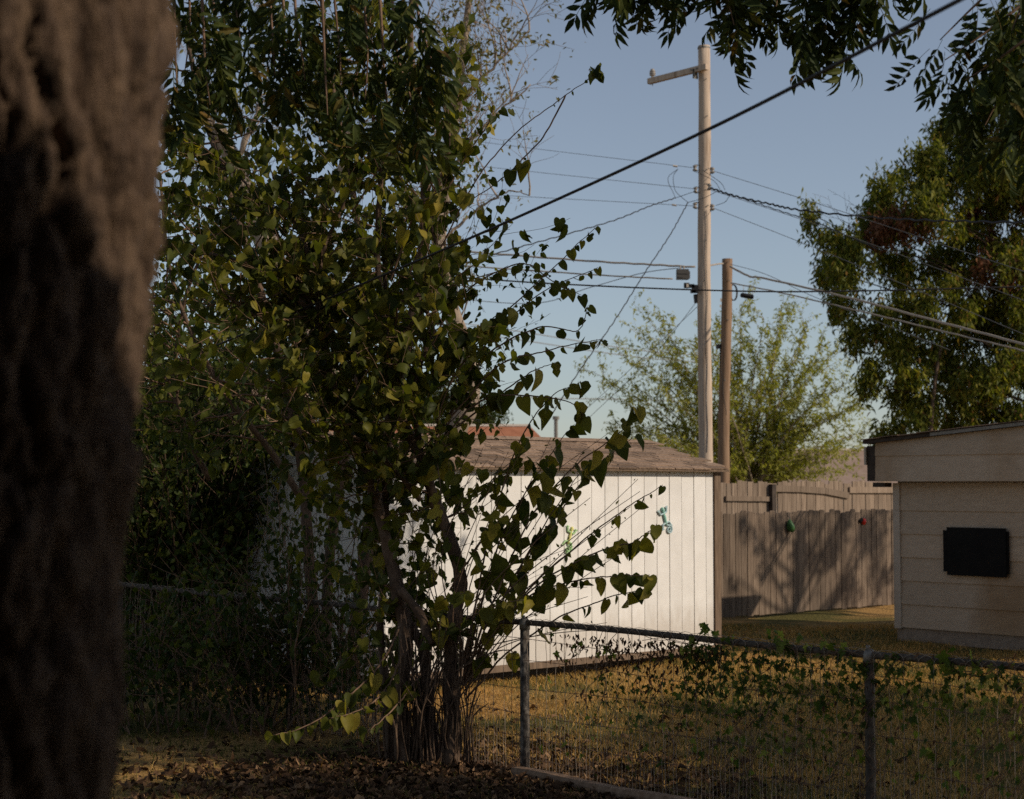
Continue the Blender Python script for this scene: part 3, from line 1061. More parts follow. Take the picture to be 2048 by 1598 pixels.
g = Geo()
g.box(P(1442, 600, PY2 - .135), (.03, .012, .07))
g.box(P(1441, 612, PY2 - .135), (.03, .012, .05))
g.obj('tag_plate', MAT['far_cream'], POLE2)
g = Geo()
for (x_, y_) in ((1457, 523), (1458, 561), (1456, 640), (1450, 760)):
    c = P(x_, y_, PY2 - .118)
    g.tube([c, c - Vector((0, .02, 0))], .016, 8)
g.obj('bolt', MAT['metal'], POLE2)
g = Geo()
for (x_, y_) in ((1417, 337), (1416, 411), (1412, 158), (1414, 232), (1412, 480), (1410, 560)):
    c = P(x_, y_, PY1 - .128)
    g.tube([c, c - Vector((0, .02, 0))], .014, 8)
g.obj('bolt', MAT['metal'], POLE1)

def cable(name, label, pts, rad, mat, n=40, wavy=0, cat='cable', group=None, sides=6, parent=None, sag=0):
    p = smooth_path([P(*q) if not isinstance(q, Vector) else q for q in pts], n)
    if sag:
        s = np.linspace(0, 1, n)
        p[:, 2] -= sag * 4 * s * (1 - s)
    if wavy:
        s = np.arange(n)
        p[:, 2] += wavy * np.sin(s * 1.7)
        p[:, 0] += wavy * .5 * np.cos(s * 2.3)
    g = Geo()
    g.tube(p, rad, sides)
    if parent is not None:
        return g.obj(name, mat, parent, smooth=True)
    o = g.obj(name, mat, smooth=True)
    return tag(o, label, cat, group)

cable('drop_cable', 'thick black drop cable crossing the picture diagonally in front of everything', [(2010, -48, 4.9), (1800, 62, 5.6), (1410, 262, 7.2), (1000, 450, 9.4), (720, 570, 11.2), (430, 692, 13.4)], .0078, MAT['cable_black'], 60)
cable('black_cable', 'level black cable passing in front of both poles', [(560, 536, 25), (860, 551, 25.0), (1100, 567, 25), (1400, 580, 25), (1640, 583, 25), (2048, 573, 25), (2300, 560, 25)], .0125, MAT['cable_black'], 50)
yl = 33.0
cable('strand_cable', 'upper tan communication cable running left from the tall pole', [(400, 472, 36), (700, 488, 35), (940, 504, 34.4), (1180, 522, 33.6), (1300, 529, 33.2), (1390, 534, 32.9)], .021, MAT['cable_tan'], 50, wavy=.006)
cable('strand_cable', 'lower tan communication cable running left to the grey box', [(400, 505, 36), (700, 520, 35), (900, 530, 34.4), (1180, 549, 33.6), (1345, 558, 33.0)], .016, MAT['cable_tan'], 50, wavy=.003)
cable('strand_cable', 'thin dark cable sloping up to the grey box from the left', [(820, 588, 34), (1060, 607, 34), (1180, 575, 33.6), (1290, 545, 33.4), (1390, 533, 32.9)], .008, MAT['cable_grey'], 40)
cable('strand_cable', 'thick tan communication cable running down right from the short pole', [(1460, 533, 34.3), (1500, 553, 33.5), (1530, 557, 33), (1700, 596, 30.5), (1880, 644, 28), (2048, 689, 26), (2250, 750, 24)], .021, MAT['cable_tan'], 60, wavy=.003)
cable('strand_cable', 'thinner tan cable below the thick one at right', [(1462, 566, 34.3), (1560, 585, 32.5), (1740, 627, 29.5), (1900, 666, 27.5), (2048, 702, 26), (2250, 760, 24)], .014, MAT['cable_tan'], 50, wavy=.003)
cable('strand_cable', 'thin grey strand above the tan cables at right', [(1460, 528, 34.3), (1530, 548, 33.2), (1620, 590, 31.5), (1700, 622, 30), (1900, 700, 27)], .006, MAT['cable_grey'], 40)
cable('strand_link', 'short tan cable between the tall and the short pole', [(1420, 531, 33.0), (1436, 528, 33.8), (1446, 527, 34.4)], .018, MAT['cable_tan'], 12)
for k, (a, b, c, pos) in enumerate((((700, 250, 40), (1010, 290, 36.5), (1392, 336, 32.95), 'topmost'), ((700, 305, 40), (1060, 343, 36), (1392, 378, 32.95), 'middle'), ((660, 372, 40), (990, 390, 36.6), (1390, 412, 32.95), 'lowest'))):
    cable('power_wire', pos + ' of three thin wires running left from the tall pole', [a, b, c], .0055, MAT['cable_grey'], 30, cat='wire')
for k, (a, b, c, pos) in enumerate((((1427, 342, 32.95), (1650, 412, 29), (2100, 560, 24), 'topmost'), ((1422, 380, 32.75), (1650, 455, 29), (2100, 620, 24), 'middle'), ((1427, 416, 32.95), (1640, 500, 29), (2100, 690, 24), 'lowest'))):
    cable('power_wire', pos + ' of three thin wires running right from the tall pole', [a, b, c], .0055, MAT['cable_grey'], 30, cat='wire')
cable('twisted_cable', 'black twisted service cable running right from the tall pole', [(1421, 376, 32.7), (1470, 392, 32), (1540, 408, 31), (1600, 420, 30), (1760, 436, 28), (1940, 443, 25), (2150, 446, 22)], .017, MAT['cable_black'], 110, wavy=.014)
cable('twisted_cable', 'second black service cable sagging below the twisted one at right', [(1440, 383, 32.5), (1500, 402, 31.7), (1570, 425, 30.6), (1640, 448, 29.6), (1760, 500, 28)], .010, MAT['cable_black'], 60, wavy=.008)
cable('twisted_cable', 'black service cable dropping gently left from the tall pole', [(1351, 396, 32.8), (1300, 412, 32.2), (1230, 440, 31), (1120, 472, 29), (1000, 505, 27), (880, 540, 25)], .011, MAT['cable_black'], 90, wavy=.008)
cable('twisted_cable', 'black service cable dropping steeply left behind the shrub', [(1376, 405, 32.8), (1340, 470, 32.3), (1290, 545, 31.5), (1230, 640, 30.6), (1160, 740, 29.7), (1090, 850, 28.8)], .010, MAT['cable_black'], 90, wavy=.009)
for k, (dx, lab) in enumerate(((0, 'left'), (16, 'right'))):
    cable('guy_wire', lab + ' of two thin guy wires slanting down left from the tall pole', [(1396 + dx * .2, 612 - dx, 33.3), (1290 + dx, 712, 35), (1150 + dx * 1.6, 838, 37)], .0055, MAT['cable_grey'], 20, cat='wire')
for k, (y0, y1, lab) in enumerate(((655, 702, 'upper'), (672, 716, 'second'), (786, 800, 'lower'))):
    cable('distant_wire', lab + ' pale distant wire low in the sky beyond the shed', [(900, y0 - 12, 90), (1040, y0 + 8, 90), (1290, y1, 90), (1480, y1 + 12, 90)], .025, MAT['cable_tan'], 20, cat='wire')
# jumper loops at the rack
def jumper(pts, lab):
    cable('jumper_wire', None, pts, .0055, MAT['cable_black'], 24, parent=POLE1)
jumper([(1356, 338, 32.8), (1338, 352, 32.8), (1337, 366, 32.8), (1345, 382, 32.8), (1351, 396, 32.8)], '')
jumper([(1356, 338, 32.8), (1347, 352, 32.8), (1348, 372, 32.8), (1354, 386, 32.8), (1376, 405, 32.8)], '')
jumper([(1404, 340, 32.7), (1420, 350, 32.7), (1442, 366, 32.7), (1450, 380, 32.6)], '')
jumper([(1385, 341, 32.7), (1406, 350, 32.7), (1428, 362, 32.7), (1440, 378, 32.6)], '')
jumper([(1351, 396, 32.8), (1386, 384, 32.75), (1392, 382, 32.7)], '')
jumper([(1376, 405, 32.8), (1410, 395, 32.7), (1440, 379, 32.6)], '')
jumper([(1432, 411, 32.8), (1450, 404, 32.7), (1456, 396, 32.6), (1462, 388, 32.5)], '')
for x, y in ((1346, 333), (1344, 411)):
    g = Geo()
    g.tube([P(x, y - 1.5, 32.9), P(x + 9, y, 32.9)], .02, 6)
    g.obj('splice', MAT['far_cream'], POLE1)

# terminal box hanging on the strand, clamps, splice case
t = thing('terminal_box', 'small grey terminal box hanging from the cables left of the tall pole', 'box', P(1366, 549, 32.75))
c = P(1365, 549, 32.75)
g = Geo()
g.box(c, (.24, .16, .20))
g.box(c + Vector((.13, 0, -.01)), (.03, .12, .14))
g.obj('body', MAT['box_grey'], t)
g = Geo()
g.box(c + Vector((0, -.085, .02)), (.20, .01, .03))
g.box(c + Vector((-.04, -.085, -.06)), (.10, .01, .02))
g.obj('lid', MAT['box_grey'], t)
g = Geo()
for dx in (-.04, .03):
    g.tube([c + Vector((dx, 0, .09)), c + Vector((dx, 0, .17))], .012, 6)
g.obj('hanger', MAT['far_cream'], t)
t = thing('cable_clamp', 'black cable clamps bunched on the tall pole below the terminal box', 'clamp', P(1382, 572, 32.8))
g = Geo()
for (x, y, w, h) in ((1373, 571, .10, .10), (1383, 572, .11, .07), (1390, 578, .13, .16), (1386, 583, .10, .06)):
    g.box(P(x, y, 32.85), (w, .09, h))
g.obj('jaw', MAT['cable_black'], t)
g = Geo()
g.box(P(1375, 571, 32.79), (.045, .02, .07))
g.obj('plate', MAT['far_cream'], t)
c = P(1393, 598, 33.05)
t = thing('pole_box', 'narrow dark box tucked behind the tall pole', 'box', c)
g = Geo()
ax = (Vector((1, 0, .12)).normalized(), Vector((0, 1, 0)), Vector((-.12, 0, 1)).normalized())
g.box(c, (.10, .10, .16), ax)
g.obj('body', MAT['box_grey'], t)
g = Geo()
g.box(c + Vector((0, 0, .085)), (.11, .11, .02), ax)
g.obj('lid', MAT['box_grey'], t)
c = P(1494, 592, 33.2)
t = thing('splice_case', 'black splice case hanging under the cables right of the short pole', 'splice case', c)
ax = (Vector((1, 0, -.17)).normalized(), Vector((0, 1, 0)), Vector((.17, 0, 1)).normalized())
g = Geo()
g.tube([c - ax[0] * .135, c - ax[0] * .11, c + ax[0] * .11, c + ax[0] * .135], [.03, .048, .048, .03], 10)
for k in range(5):
    q = c + ax[0] * (-.09 + .045 * k)
    g.tube([q, q + ax[0] * .012], .053, 10)
g.obj('body', MAT['cable_black'], t)
g = Geo()
for d, top in ((-.07, 572), (.12, 577)):
    q = c + ax[0] * d
    g.tube([q, Vector((q.x, q.y, P(1490, top, 33.2).z))], .006, 5)
g.obj('hanger', MAT['far_cream'], t)

# ------------------------------------------------------------------ flag by the shed gable
fp = P(679, 1000, 15.3)
t = thing('garden_flag', 'crumpled red flag on a thin pole in front of the shed gable', 'flag', (fp.x, fp.y, 0))
g = Geo()
g.tube([Vector((fp.x, fp.y, 0)), P(676, 888, 15.3)], .006, 6)
g.obj('pole', MAT['cable_grey'], t)
g = Geo()
pts = [(664, 893), (676, 890), (684, 905), (692, 925), (688, 938), (680, 930), (668, 924), (657, 916), (660, 904)]
ctr = P(673, 912, 15.28)
vs = [ctr] + [P(x, y, 15.28 + .03 * math.sin(i * 2.1)) for i, (x, y) in enumerate(pts)]
front = [list(v) for v in vs]
back = [[v[0], v[1] + .006, v[2]] for v in front]
k = len(pts)
tr = [(0, 1 + i, 1 + (i + 1) % k) for i in range(k)]
tb = [(k + 1, k + 2 + (i + 1) % k, k + 2 + i) for i in range(k)]
sd = [(1 + i, 1 + (i + 1) % k, k + 2 + (i + 1) % k, k + 2 + i) for i in range(k)]
g.add(front + back, sd, tr + tb)
g.obj('cloth', MAT['red_cloth'], t)

# ------------------------------------------------------------------ lizard ornaments on the shed wall
def lizard(px, py, scale, label, body_mat, leg_mat, tilt):
    o = onplane(px, py, SL + N * .03, N)
    t = thing('lizard_ornament', label, 'ornament', o, 'lizard ornaments on the shed wall')
    ca, sa = math.cos(tilt), math.sin(tilt)
    def q(a, b):      # a along the body (head up), b sideways
        x, z = b * ca + a * sa, a * ca - b * sa
        return o + U * x * scale + ZV * z * scale
    g = Geo()
    g.tube([q(.15, 0), q(.12, .005), q(.085, 0), (q(.03, .004)), q(-.04, 0), q(-.08, 0)], [.006 * scale * 2, .012 * scale * 2, .006 * scale * 2, .010 * scale * 2, .008 * scale * 2, .005 * scale * 2], 8)
    g.obj('body', body_mat, t, smooth=True)
    for s in (-1, 1):
        for a in (.07, -.05):
            g = Geo()
            f = 1 if a > 0 else -1
            g.tube([q(a, 0), q(a + .005 * f, .055 * s), q(a + .05 * f, .075 * s)], .006 * scale * 2, 6)
            for d in (-.018, 0, .018):
                g.tube([q(a + .05 * f, .075 * s), q(a + .068 * f, .075 * s + d)], .004 * scale * 2, 5)
            g.obj('leg', leg_mat, t)
    g = Geo()
    tail = [q(-.075, 0)]
    for k in range(22):
        a = k / 21 * 4.2 * math.pi * .8
        rr = .055 * (1 - k / 26)
        tail.append(q(-.15 + rr * math.cos(a), .03 + rr * math.sin(a) - .0))
    g.tube(tail, .005 * scale * 2, 6)
    g.obj('tail', leg_mat, t)
lizard(1330, 1038, .92, 'teal lizard ornament with coiled tail, higher on the white shed wall', MAT['teal'], MAT['slate'], -.35)
lizard(1139, 1076, .85, 'yellow and green lizard ornament half hidden by leaves on the shed', MAT['yellow'], MAT['lime'], .35)

# ------------------------------------------------------------------ wire fence (runs towards the camera on the right)
FA = Vector((.09, 11.7, 0))
FH = 1.05
PSP = 2.95
def fpt(s, h, off=0.0):
    return FA + N * s + ZV * h + WN * off
def fence_at(px, py):
    q = onplane(px, py, FA, WN)
    return (q - FA).dot(N), q.z
def build_wire_fence():
    t = thing('wire_fence', 'old double-loop wire fence with dark pipe rail overgrown by vines', 'fence', FA)
    s0, s1 = -2 * PSP - .3, 2 * PSP
    for k in range(-2, 3):
        s = k * PSP
        p = fpt(s, 0)
        g = Geo()
        rr = .033 if k == 0 else .03
        g.tube([p + ZV * -.1, p + ZV * .3, p + ZV * .7, p + ZV * (FH - .035)], rr, 16)
        po = g.obj('post', MAT['post'] if k == 0 else MAT['rail'], t, smooth=True)
        g = Geo()
        g.tube([p + ZV * (FH - .05), p + ZV * (FH + .0), p + ZV * (FH + .028)], [rr + .005, rr + .006, rr - .01], 14)
        g.tube([p + ZV * (FH + .026) + WN * .012, p + ZV * (FH + .05) + WN * .012], .012, 8)
        g.obj('cap', MAT['metal'], po, smooth=True)
    g = Geo()
    ss = np.linspace(s0, s1, 60)
    g.tube([fpt(s, FH + .006 * math.sin(s * 1.9)) for s in ss], .0205, 12)
    g.obj('top_rail', MAT['rail'], t, smooth=True)
    # wires: uprights every 10 cm with arched loops above the rail, doubled in the lower half
    r = random.Random(11)
    for b in range(4):
        a0 = s0 + .3 + b * PSP if b else s0
        a1 = s0 + .3 + (b + 1) * PSP
        g = Geo()
        n = int((a1 - a0) / .1)
        for i in range(n):
            s = a0 + (i + .5) * .1
            ph = r.uniform(0, 6)
            amp = r.uniform(.002, .007)
            bow = r.uniform(-.012, .012)
            pts = []
            for k in range(15):
                h = .02 + (FH - .03) * k / 14
                pts.append(fpt(s + amp * math.sin(k * 1.9 + ph) + bow * math.sin(h * 3), h, .026 + .004 * math.sin(k + ph)))
            # loop over to the next-but-one upright
            wdt = .2
            for k in range(1, 9):
                a = math.pi * k / 8
                pts.append(fpt(s + wdt / 2 * (1 - math.cos(a)) + amp, FH - .01 + .045 * math.sin(a) + r.uniform(-.004, .004), .026))
            g.tube(pts, .0018, 4, cap=False)
            # lower hairpin
            hp = .44 + r.uniform(-.04, .04)
            lean = r.uniform(-.014, .014)
            pts = [fpt(s + .033, .02, .028), fpt(s + .033 + lean, hp * .5, .028), fpt(s + .035 + lean * .5, hp - .03, .03), fpt(s + .045, hp, .032), fpt(s + .062, hp - .03, .03)]
            if r.random() < .8:
                pts.append(fpt(s + .066 + lean, hp * .5, .028))
                pts.append(fpt(s + .066, .02, .028))
            g.tube(pts, .0018, 4, cap=False)
        wm = g.obj('upright_wires', MAT['wire'], t)
        wm['kind'] = 'stuff'
        g = Geo()
        for h in (.10, .25, .42, .60, .78, .93):
            for ph in (0, math.pi):
                pts = [fpt(s, h + .003 * math.sin(s * 60 + ph) + .012 * math.sin(s * 2.3 + h * 9), .026 + .003 * math.cos(s * 60 + ph)) for s in np.linspace(a0, a1, 90)]
                g.tube(pts, .0015, 3, cap=False)
        o = g.obj('cross_wires', MAT['rust_wire'], t)
        o['kind'] = 'stuff'
    return t
WIRE_FENCE = build_wire_fence()

# weathered timber lying along the foot of the fence
g = Geo()
for s0_, s1_, o_, z_ in ((.02, 2.15, .10, .012), (2.18, 4.2, .12, .006)):
    ss = np.linspace(s0_, s1_, 14)
    vs, q = [], []
    prof = [(-.045, -.06), (.045, -.06), (.05, .02), (.036, .045), (-.036, .045), (-.05, .02)]
    for i, s in enumerate(ss):
        for (dx, dz) in prof:
            p = fpt(s, z_ + dz + .006 * math.sin(s * 5), o_ + dx + .01 * math.sin(s * 1.7) + .004 * math.sin(s * 23 + dx * 50))
            vs.append(list(p))
    k = len(prof)
    for i in range(len(ss) - 1):
        for j in range(k):
            q.append((i * k + j, i * k + (j + 1) % k, (i + 1) * k + (j + 1) % k, (i + 1) * k + j))
    e = (len(ss) - 1) * k
    g2 = Geo()
    g2.add(vs, q + [(0, 1, 2, 3), (0, 3, 4, 5), (e, e + 3, e + 2, e + 1), (e, e + 5, e + 4, e + 3)])
    o = g2.obj('landscape_timber', MAT['pole_dark'])
    tag(o, 'weathered landscape timber at the foot of the wire fence, ' + ('nearest the peeling post' if s0_ < 1 else 'the one farther right'), 'timber', 'edging timbers along the wire fence')

# ------------------------------------------------------------------ plants: helpers
def arr(v):
    return np.array(list(v), float)

def grow(g, p, d, length, r, depth, tips, r_end=.25, kids=(3, 5), spread=.7, up=.15, wob=.14, sides=6, shrink=.62, minr=.003, nodes=None, kid_from=.3):
    """a branch as a wobbling tapered tube with side branches; tips collects (point, direction, radius)"""
    n = 7 if depth > 0 else 5
    pts = [arr(p)]
    d = arr(d)
    d /= np.linalg.norm(d)
    for i in range(n):
        d = d + rng.normal(size=3) * wob + np.array([0, 0, up * .25])
        d /= np.linalg.norm(d)
        pts.append(pts[-1] + d * length / n)
    pts = np.array(pts)
    rad = np.linspace(r, max(r * r_end, minr * .7), len(pts))
    g.tube(pts, rad, max(3, sides), cap=False)
    if nodes is not None:
        nodes.append((pts, depth))
    if depth == 0:
        tips.append((pts[-1], d, length))
        return
    k = rng.integers(kids[0], kids[1] + 1)
    for i in range(k):
        f = kid_from + (1 - kid_from) * (i + rng.random()) / k
        j = min(int(f * n), n)
        q = pts[j]
        t = pts[min(j + 1, n)] - pts[max(j - 1, 0)]
        t /= np.linalg.norm(t)
        s = rng.normal(size=3)
        s -= t * s.dot(t)
        s /= np.linalg.norm(s)
        dd = t * (1 - spread * .5) + s * spread + np.array([0, 0, up])
        grow(g, q, dd, length * shrink * (.75 + .5 * rng.random()), max(rad[j] * .62, minr), depth - 1, tips, r_end, kids, spread, up, wob, max(3, sides - 1), shrink, minr, nodes, kid_from)
    tips.append((pts[-1], d, length * .5))

def leaves_on(nodes, per_m, size, tmpl, g, depths=(0, 1), droop=.6, reach=.05, jitter=.35):
    """scatter leaves along branch polylines"""
    P_, D_ = [], []
    for pts, dep in nodes:
        if dep not in depths:
            continue
        seg = np.linalg.norm(np.diff(pts, axis=0), axis=1)
        L = seg.sum()
        k = rng.poisson(per_m * L)
        for _ in range(k):
            f = (rng.random() ** .8) * (len(pts) - 1.001)
            i = int(f)
            P_.append(pts[i] + (pts[i + 1] - pts[i]) * (f - i) + rng.normal(size=3) * reach)
    if not P_:
        return
    M = leaf_frames(len(P_), size, droop, jitter)
    g.inst(*tmpl, M, np.array(P_))

def clump_leaves(g, centers, radii, density, size, tmpl, droop=.6, squash=.8, shell=.5, jitter=.35):
    """leaves in loose balls around centres, denser towards the rim, with sub-clumps"""
    for c, r in zip(centers, radii):
        n = int(density * r ** 3)
        sub = max(3, int(6 * r / .5))
        sc = rnd_unit(sub) * (r * (shell + (1 - shell) * rng.random(sub)) ** 1.0)[:, None] * np.array([1, 1, squash])
        pick = rng.integers(0, sub, n)
        pts = arr(c) + sc[pick] + rng.normal(size=(n, 3)) * r * .27
        M = leaf_frames(n, size, droop, jitter)
        g.inst(*tmpl, M, pts)

SIMPLE = simple_leaf()
DART = dart_leaf(.32, .25)
BROAD = simple_leaf(.62, .25, .25)

# ------------------------------------------------------------------ mulberry at the fence (main subject)
MY = 12.05
def px_path(pts, dY=0.0, wob=.0):
    out = []
    n = len(pts)
    for i, q in enumerate(pts):
        Y = MY + dY * i / max(1, n - 1) + (q[2] if len(q) > 2 else 0)
        out.append(P(q[0], q[1], Y))
    return out

def build_mulberry():
    base = P(850, 1500, MY)
    t = thing('mulberry_tree', 'many-stemmed mulberry tree with heart-shaped leaves growing through the wire fence', 'tree', (base.x, MY, 0))
    gs = Geo()          # thick stems
    gt = Geo()          # canes and twigs
    def stem(pts, r0, r1, dY=0.0, n=None, sides=10):
        p = smooth_path(px_path(pts, dY), n or 5 * len(pts))
        p += np.cumsum(rng.normal(size=p.shape) * .0018, axis=0)
        gs.tube(p, np.linspace(r0, r1, len(p)) * (1 + .10 * np.sin(np.arange(len(p)) * 1.3)), sides)
        return p
    S = []
    S.append(stem([(812, 1575), (800, 1400), (815, 1290), (800, 1190), (778, 1080), (745, 960), (700, 860), (668, 760), (640, 660), (622, 620)], .058, .026, .3))
    S.append(stem([(622, 620), (570, 575), (520, 540), (440, 515), (330, 487), (250, 470)], .026, .010, .3))
    S.append(stem([(628, 640), (560, 655), (500, 625), (450, 590)], .018, .008, -.2))
    S.append(stem([(630, 640), (640, 570), (610, 490), (580, 430), (545, 350)], .022, .010, .2))
    S.append(stem([(905, 1575), (902, 1400), (905, 1260), (922, 1170), (905, 1085), (872, 1000), (850, 920), (820, 850), (795, 760), (775, 640), (765, 520), (768, 430), (775, 330), (760, 220), (770, 120)], .062, .010, .2))
    S.append(stem([(838, 880), (832, 790), (850, 700), (868, 660), (850, 610), (855, 560)], .024, .010, -.2))
    S.append(stem([(872, 1575), (850, 1400), (848, 1310), (818, 1250), (800, 1180), (770, 1050), (770, 900), (785, 760), (770, 600), (762, 480)], .045, .015, .5))
    S.append(stem([(790, 1575), (770, 1370), (760, 1250), (770, 1120), (760, 1000)], .036, .018, .7))
    S.append(stem([(800, 1180), (840, 1230), (860, 1290)], .030, .036, -.1))
    S.append(stem([(840, 1000), (780, 930), (720, 880), (640, 850), (560, 830), (480, 795)], .020, .007, -.4))
    S.append(stem([(690, 860), (640, 640), (650, 500), (700, 380), (690, 250), (720, 120), (700, 20)], .020, .006, .2))
    S.append(stem([(780, 700), (880, 560), (860, 420), (900, 300), (880, 180)], .016, .005, .1))
    S.append(stem([(640, 650), (560, 480), (500, 380), (440, 320), (400, 300)], .016, .006, .5))
    # stump mass of old shoots at the foot
    for k in range(110):
        x0 = 858 + rng.normal() * 46
        top = 1220 + rng.random() * 210
        stem([(x0, 1560), (x0 + rng.normal() * 14, 1440), (x0 + rng.normal() * 34, top)], .006 + .012 * rng.random() ** 2, .003, rng.normal() * .15, n=8, sides=5)
    gs.obj('trunk', MAT['stem'], t, smooth=True)
    # canes: pixel paths read off the photograph; (path, leaf size, leaf share, depth change)
    canes = [
        ([(930, 1370), (985, 1200), (1060, 1030), (1150, 925), (1240, 860), (1275, 815)], .165, 1.0, -.5),
        ([(935, 1360), (1020, 1170), (1110, 1040), (1190, 940), (1262, 880)], .165, 1.0, .3),
        ([(935, 1350), (1050, 1190), (1160, 1090), (1260, 1015), (1318, 975)], .085, .5, -.7),
        ([(935, 1330), (1060, 1185), (1180, 1112), (1270, 1085), (1320, 1055)], .15, 1.1, -.9),
        ([(930, 1320), (1040, 1200), (1140, 1160), (1230, 1150), (1300, 1145)], .155, 1.2, -.6),
        ([(930, 1400), (1010, 1310), (1130, 1235), (1230, 1195), (1290, 1180)], .145, .9, -.5),
        ([(930, 1390), (1000, 1230), (1060, 1100), (1120, 1000), (1180, 930)], .15, 1.0, .1),
        ([(925, 1370), (960, 1200), (1010, 1050), (1080, 930), (1140, 850)], .165, 1.0, .4),
        ([(925, 1370), (950, 1200), (990, 1020), (1040, 880), (1100, 800), (1150, 770)], .15, .9, -.2),
        ([(860, 940), (900, 780), (990, 650), (1100, 545), (1195, 455)], .075, 1.1, -.3),
        ([(870, 930), (950, 720), (1060, 600), (1195, 535)], .085, 1.1, .2),
        ([(865, 900), (960, 730), (1080, 660), (1160, 665), (1180, 615)], .11, .8, .5),
        ([(880, 860), (990, 735), (1100, 700), (1205, 680)], .105, .9, -.4),
        ([(880, 880), (980, 800), (1060, 745), (1110, 725)], .15, .9, .2),
        ([(865, 900), (960, 800), (1050, 790), (1130, 800), (1165, 830)], .15, .8, -.2),
        ([(840, 780), (900, 700), (980, 640), (1035, 605)], .165, 1.6, -.3),
        ([(850, 720), (900, 620), (960, 560), (1050, 520), (1110, 555), (1160, 580)], .13, .9, .1),
        ([(820, 620), (890, 480), (960, 350), (1040, 255), (1130, 190), (1195, 140)], .04, .15, -.2),
        ([(1130, 190), (1090, 270), (1030, 340), (960, 395), (890, 430)], .04, .12, 0),
        ([(800, 600), (870, 430), (930, 320), (985, 230), (960, 180)], .10, 1.0, .4),
        ([(780, 560), (830, 420), (900, 370), (935, 380)], .14, 1.0, -.5),
        ([(790, 650), (800, 560), (850, 570), (880, 600)], .16, 1.3, -.6),
        ([(700, 430), (780, 300), (820, 250)], .20, .6, -.6),
        ([(640, 640), (580, 640), (540, 650), (500, 700)], .15, 1.2, -.5),
        ([(640, 680), (690, 640), (720, 660)], .15, 1.0, -.5),
        ([(640, 640), (650, 520), (700, 480), (740, 470)], .15, 1.0, -.5),
        ([(600, 600), (540, 480), (470, 450), (420, 480)], .15, 1.0, -.2),
        ([(660, 760), (600, 720), (520, 720), (480, 760)], .14, 1.0, -.4),
        ([(800, 1250), (760, 1330), (700, 1390), (620, 1450), (560, 1470)], .12, 1.8, -.7),
        ([(810, 1300), (770, 1380), (720, 1420), (660, 1440)], .13, 1.6, -.6),
        ([(850, 1340), (800, 1400), (760, 1440), (740, 1460)], .13, 1.4, -.6),
        ([(890, 1300), (870, 1220), (900, 1190), (940, 1180)], .13, 1.5, -.6),
        ([(900, 1180), (950, 1100), (990, 1060), (1000, 1030)], .17, 1.0, -.6),
        ([(870, 1300), (920, 1250), (1000, 1210), (1050, 1200)], .14, 1.2, -.7),
        ([(900, 1350), (950, 1320), (1010, 1300), (1035, 1310)], .14, .9, -.3),
        ([(860, 950), (870, 900), (880, 950), (885, 1010)], .17, .8, -.6),
    ]
    spots = []
    def add_cane(path, r0, r1, dY, size, share, start=.32):
        p = smooth_path(px_path(path, dY), 9 * len(path))
        p += np.cumsum(rng.normal(size=p.shape) * .0026, axis=0)
        gt.tube(p, np.linspace(r0, r1, len(p)), 5, cap=False)
        seg = np.concatenate([[0], np.cumsum(np.linalg.norm(np.diff(p, axis=0), axis=1))])
        L = seg[-1]
        step = (.074 if size > .09 else .050) / max(share, .1)
        s = L * start + rng.random() * step
        side = 1
        while s < L:
            i = np.searchsorted(seg, s) - 1
            f = (s - seg[i]) / (seg[i + 1] - seg[i])
            q = p[i] + (p[i + 1] - p[i]) * f
            d = p[i + 1] - p[i]
            d /= np.linalg.norm(d)
            spots.append((q, d, size * .88 * (.42 + .75 * rng.random()) * (1 if s < L * .93 else .75), side))
            side = -side
            s += step * (.2 + 1.6 * rng.random())
        spots.append((p[-1], d, size * .7, 1))
    for path, size, share, dY in canes:
        add_cane(path, .0085 if size > .05 else .007, .0025, dY, size, share, .34 if share < 1.15 else .15)
    # tuft at the end of the long bare shoot, pair of dark leaves on its fork
    for k in range(7):
        spots.append((arr(P(1190 + rng.normal() * 6, 142 + rng.normal() * 5, MY - .2)), arr((1, 0, .2)), .085, 1 if k % 2 else -1))
    for x, y in ((1020, 335), (1042, 322), (1044, 328)):
        spots.append((arr(P(x, y, MY)), arr((.3, 0, -1)), .13, 1))
    # whippy bare shoots fanning out from the foot, with tiny leaves
    small = []
    for k in range(30):
        x1 = 960 + rng.random() * 330
        y1 = 860 + rng.random() * 400
        x0 = 915 + rng.random() * 30
        b = 15 + rng.random() * 75
        path = [(x0, 1380 - rng.random() * 60), ((x0 * 2 + x1) / 3 - b, (1370 * 2 + y1) / 3 - b), ((x0 + 2 * x1) / 3 - b * .6, (1370 + 2 * y1) / 3 - b * .7), (x1, y1)]
        p = smooth_path(px_path(path, rng.normal() * .5), 22)
        gt.tube(p, np.linspace(.0055, .0018, len(p)), 4, cap=False)
        for j in range(8, 22):
            if rng.random() < .4:
                small.append(p[j] + rng.normal(size=3) * .012)
    # the 300 leaves that show largest are pieces of their own
    shapes = []
    for k in range(7):
        v, q, tt = heart_leaf(.70 + .08 * (k % 4), fold=(.10, .6, .3, .9, .25, 1.3, -.3)[k], curl=(.15, .35, .6, .25, -.15, .5, .8)[k], seed=k, lobes=1 if k == 4 else 0)
        gg = Geo()
        gg.add(v, q, tt)
        shapes.append(((v, q, tt), gg.mesh('leaf', MAT['mul_leaf'], smooth=True)))
    leaf_parts, rest = [], []
    spots.sort(key=lambda s: -s[2])
    pet = Geo()
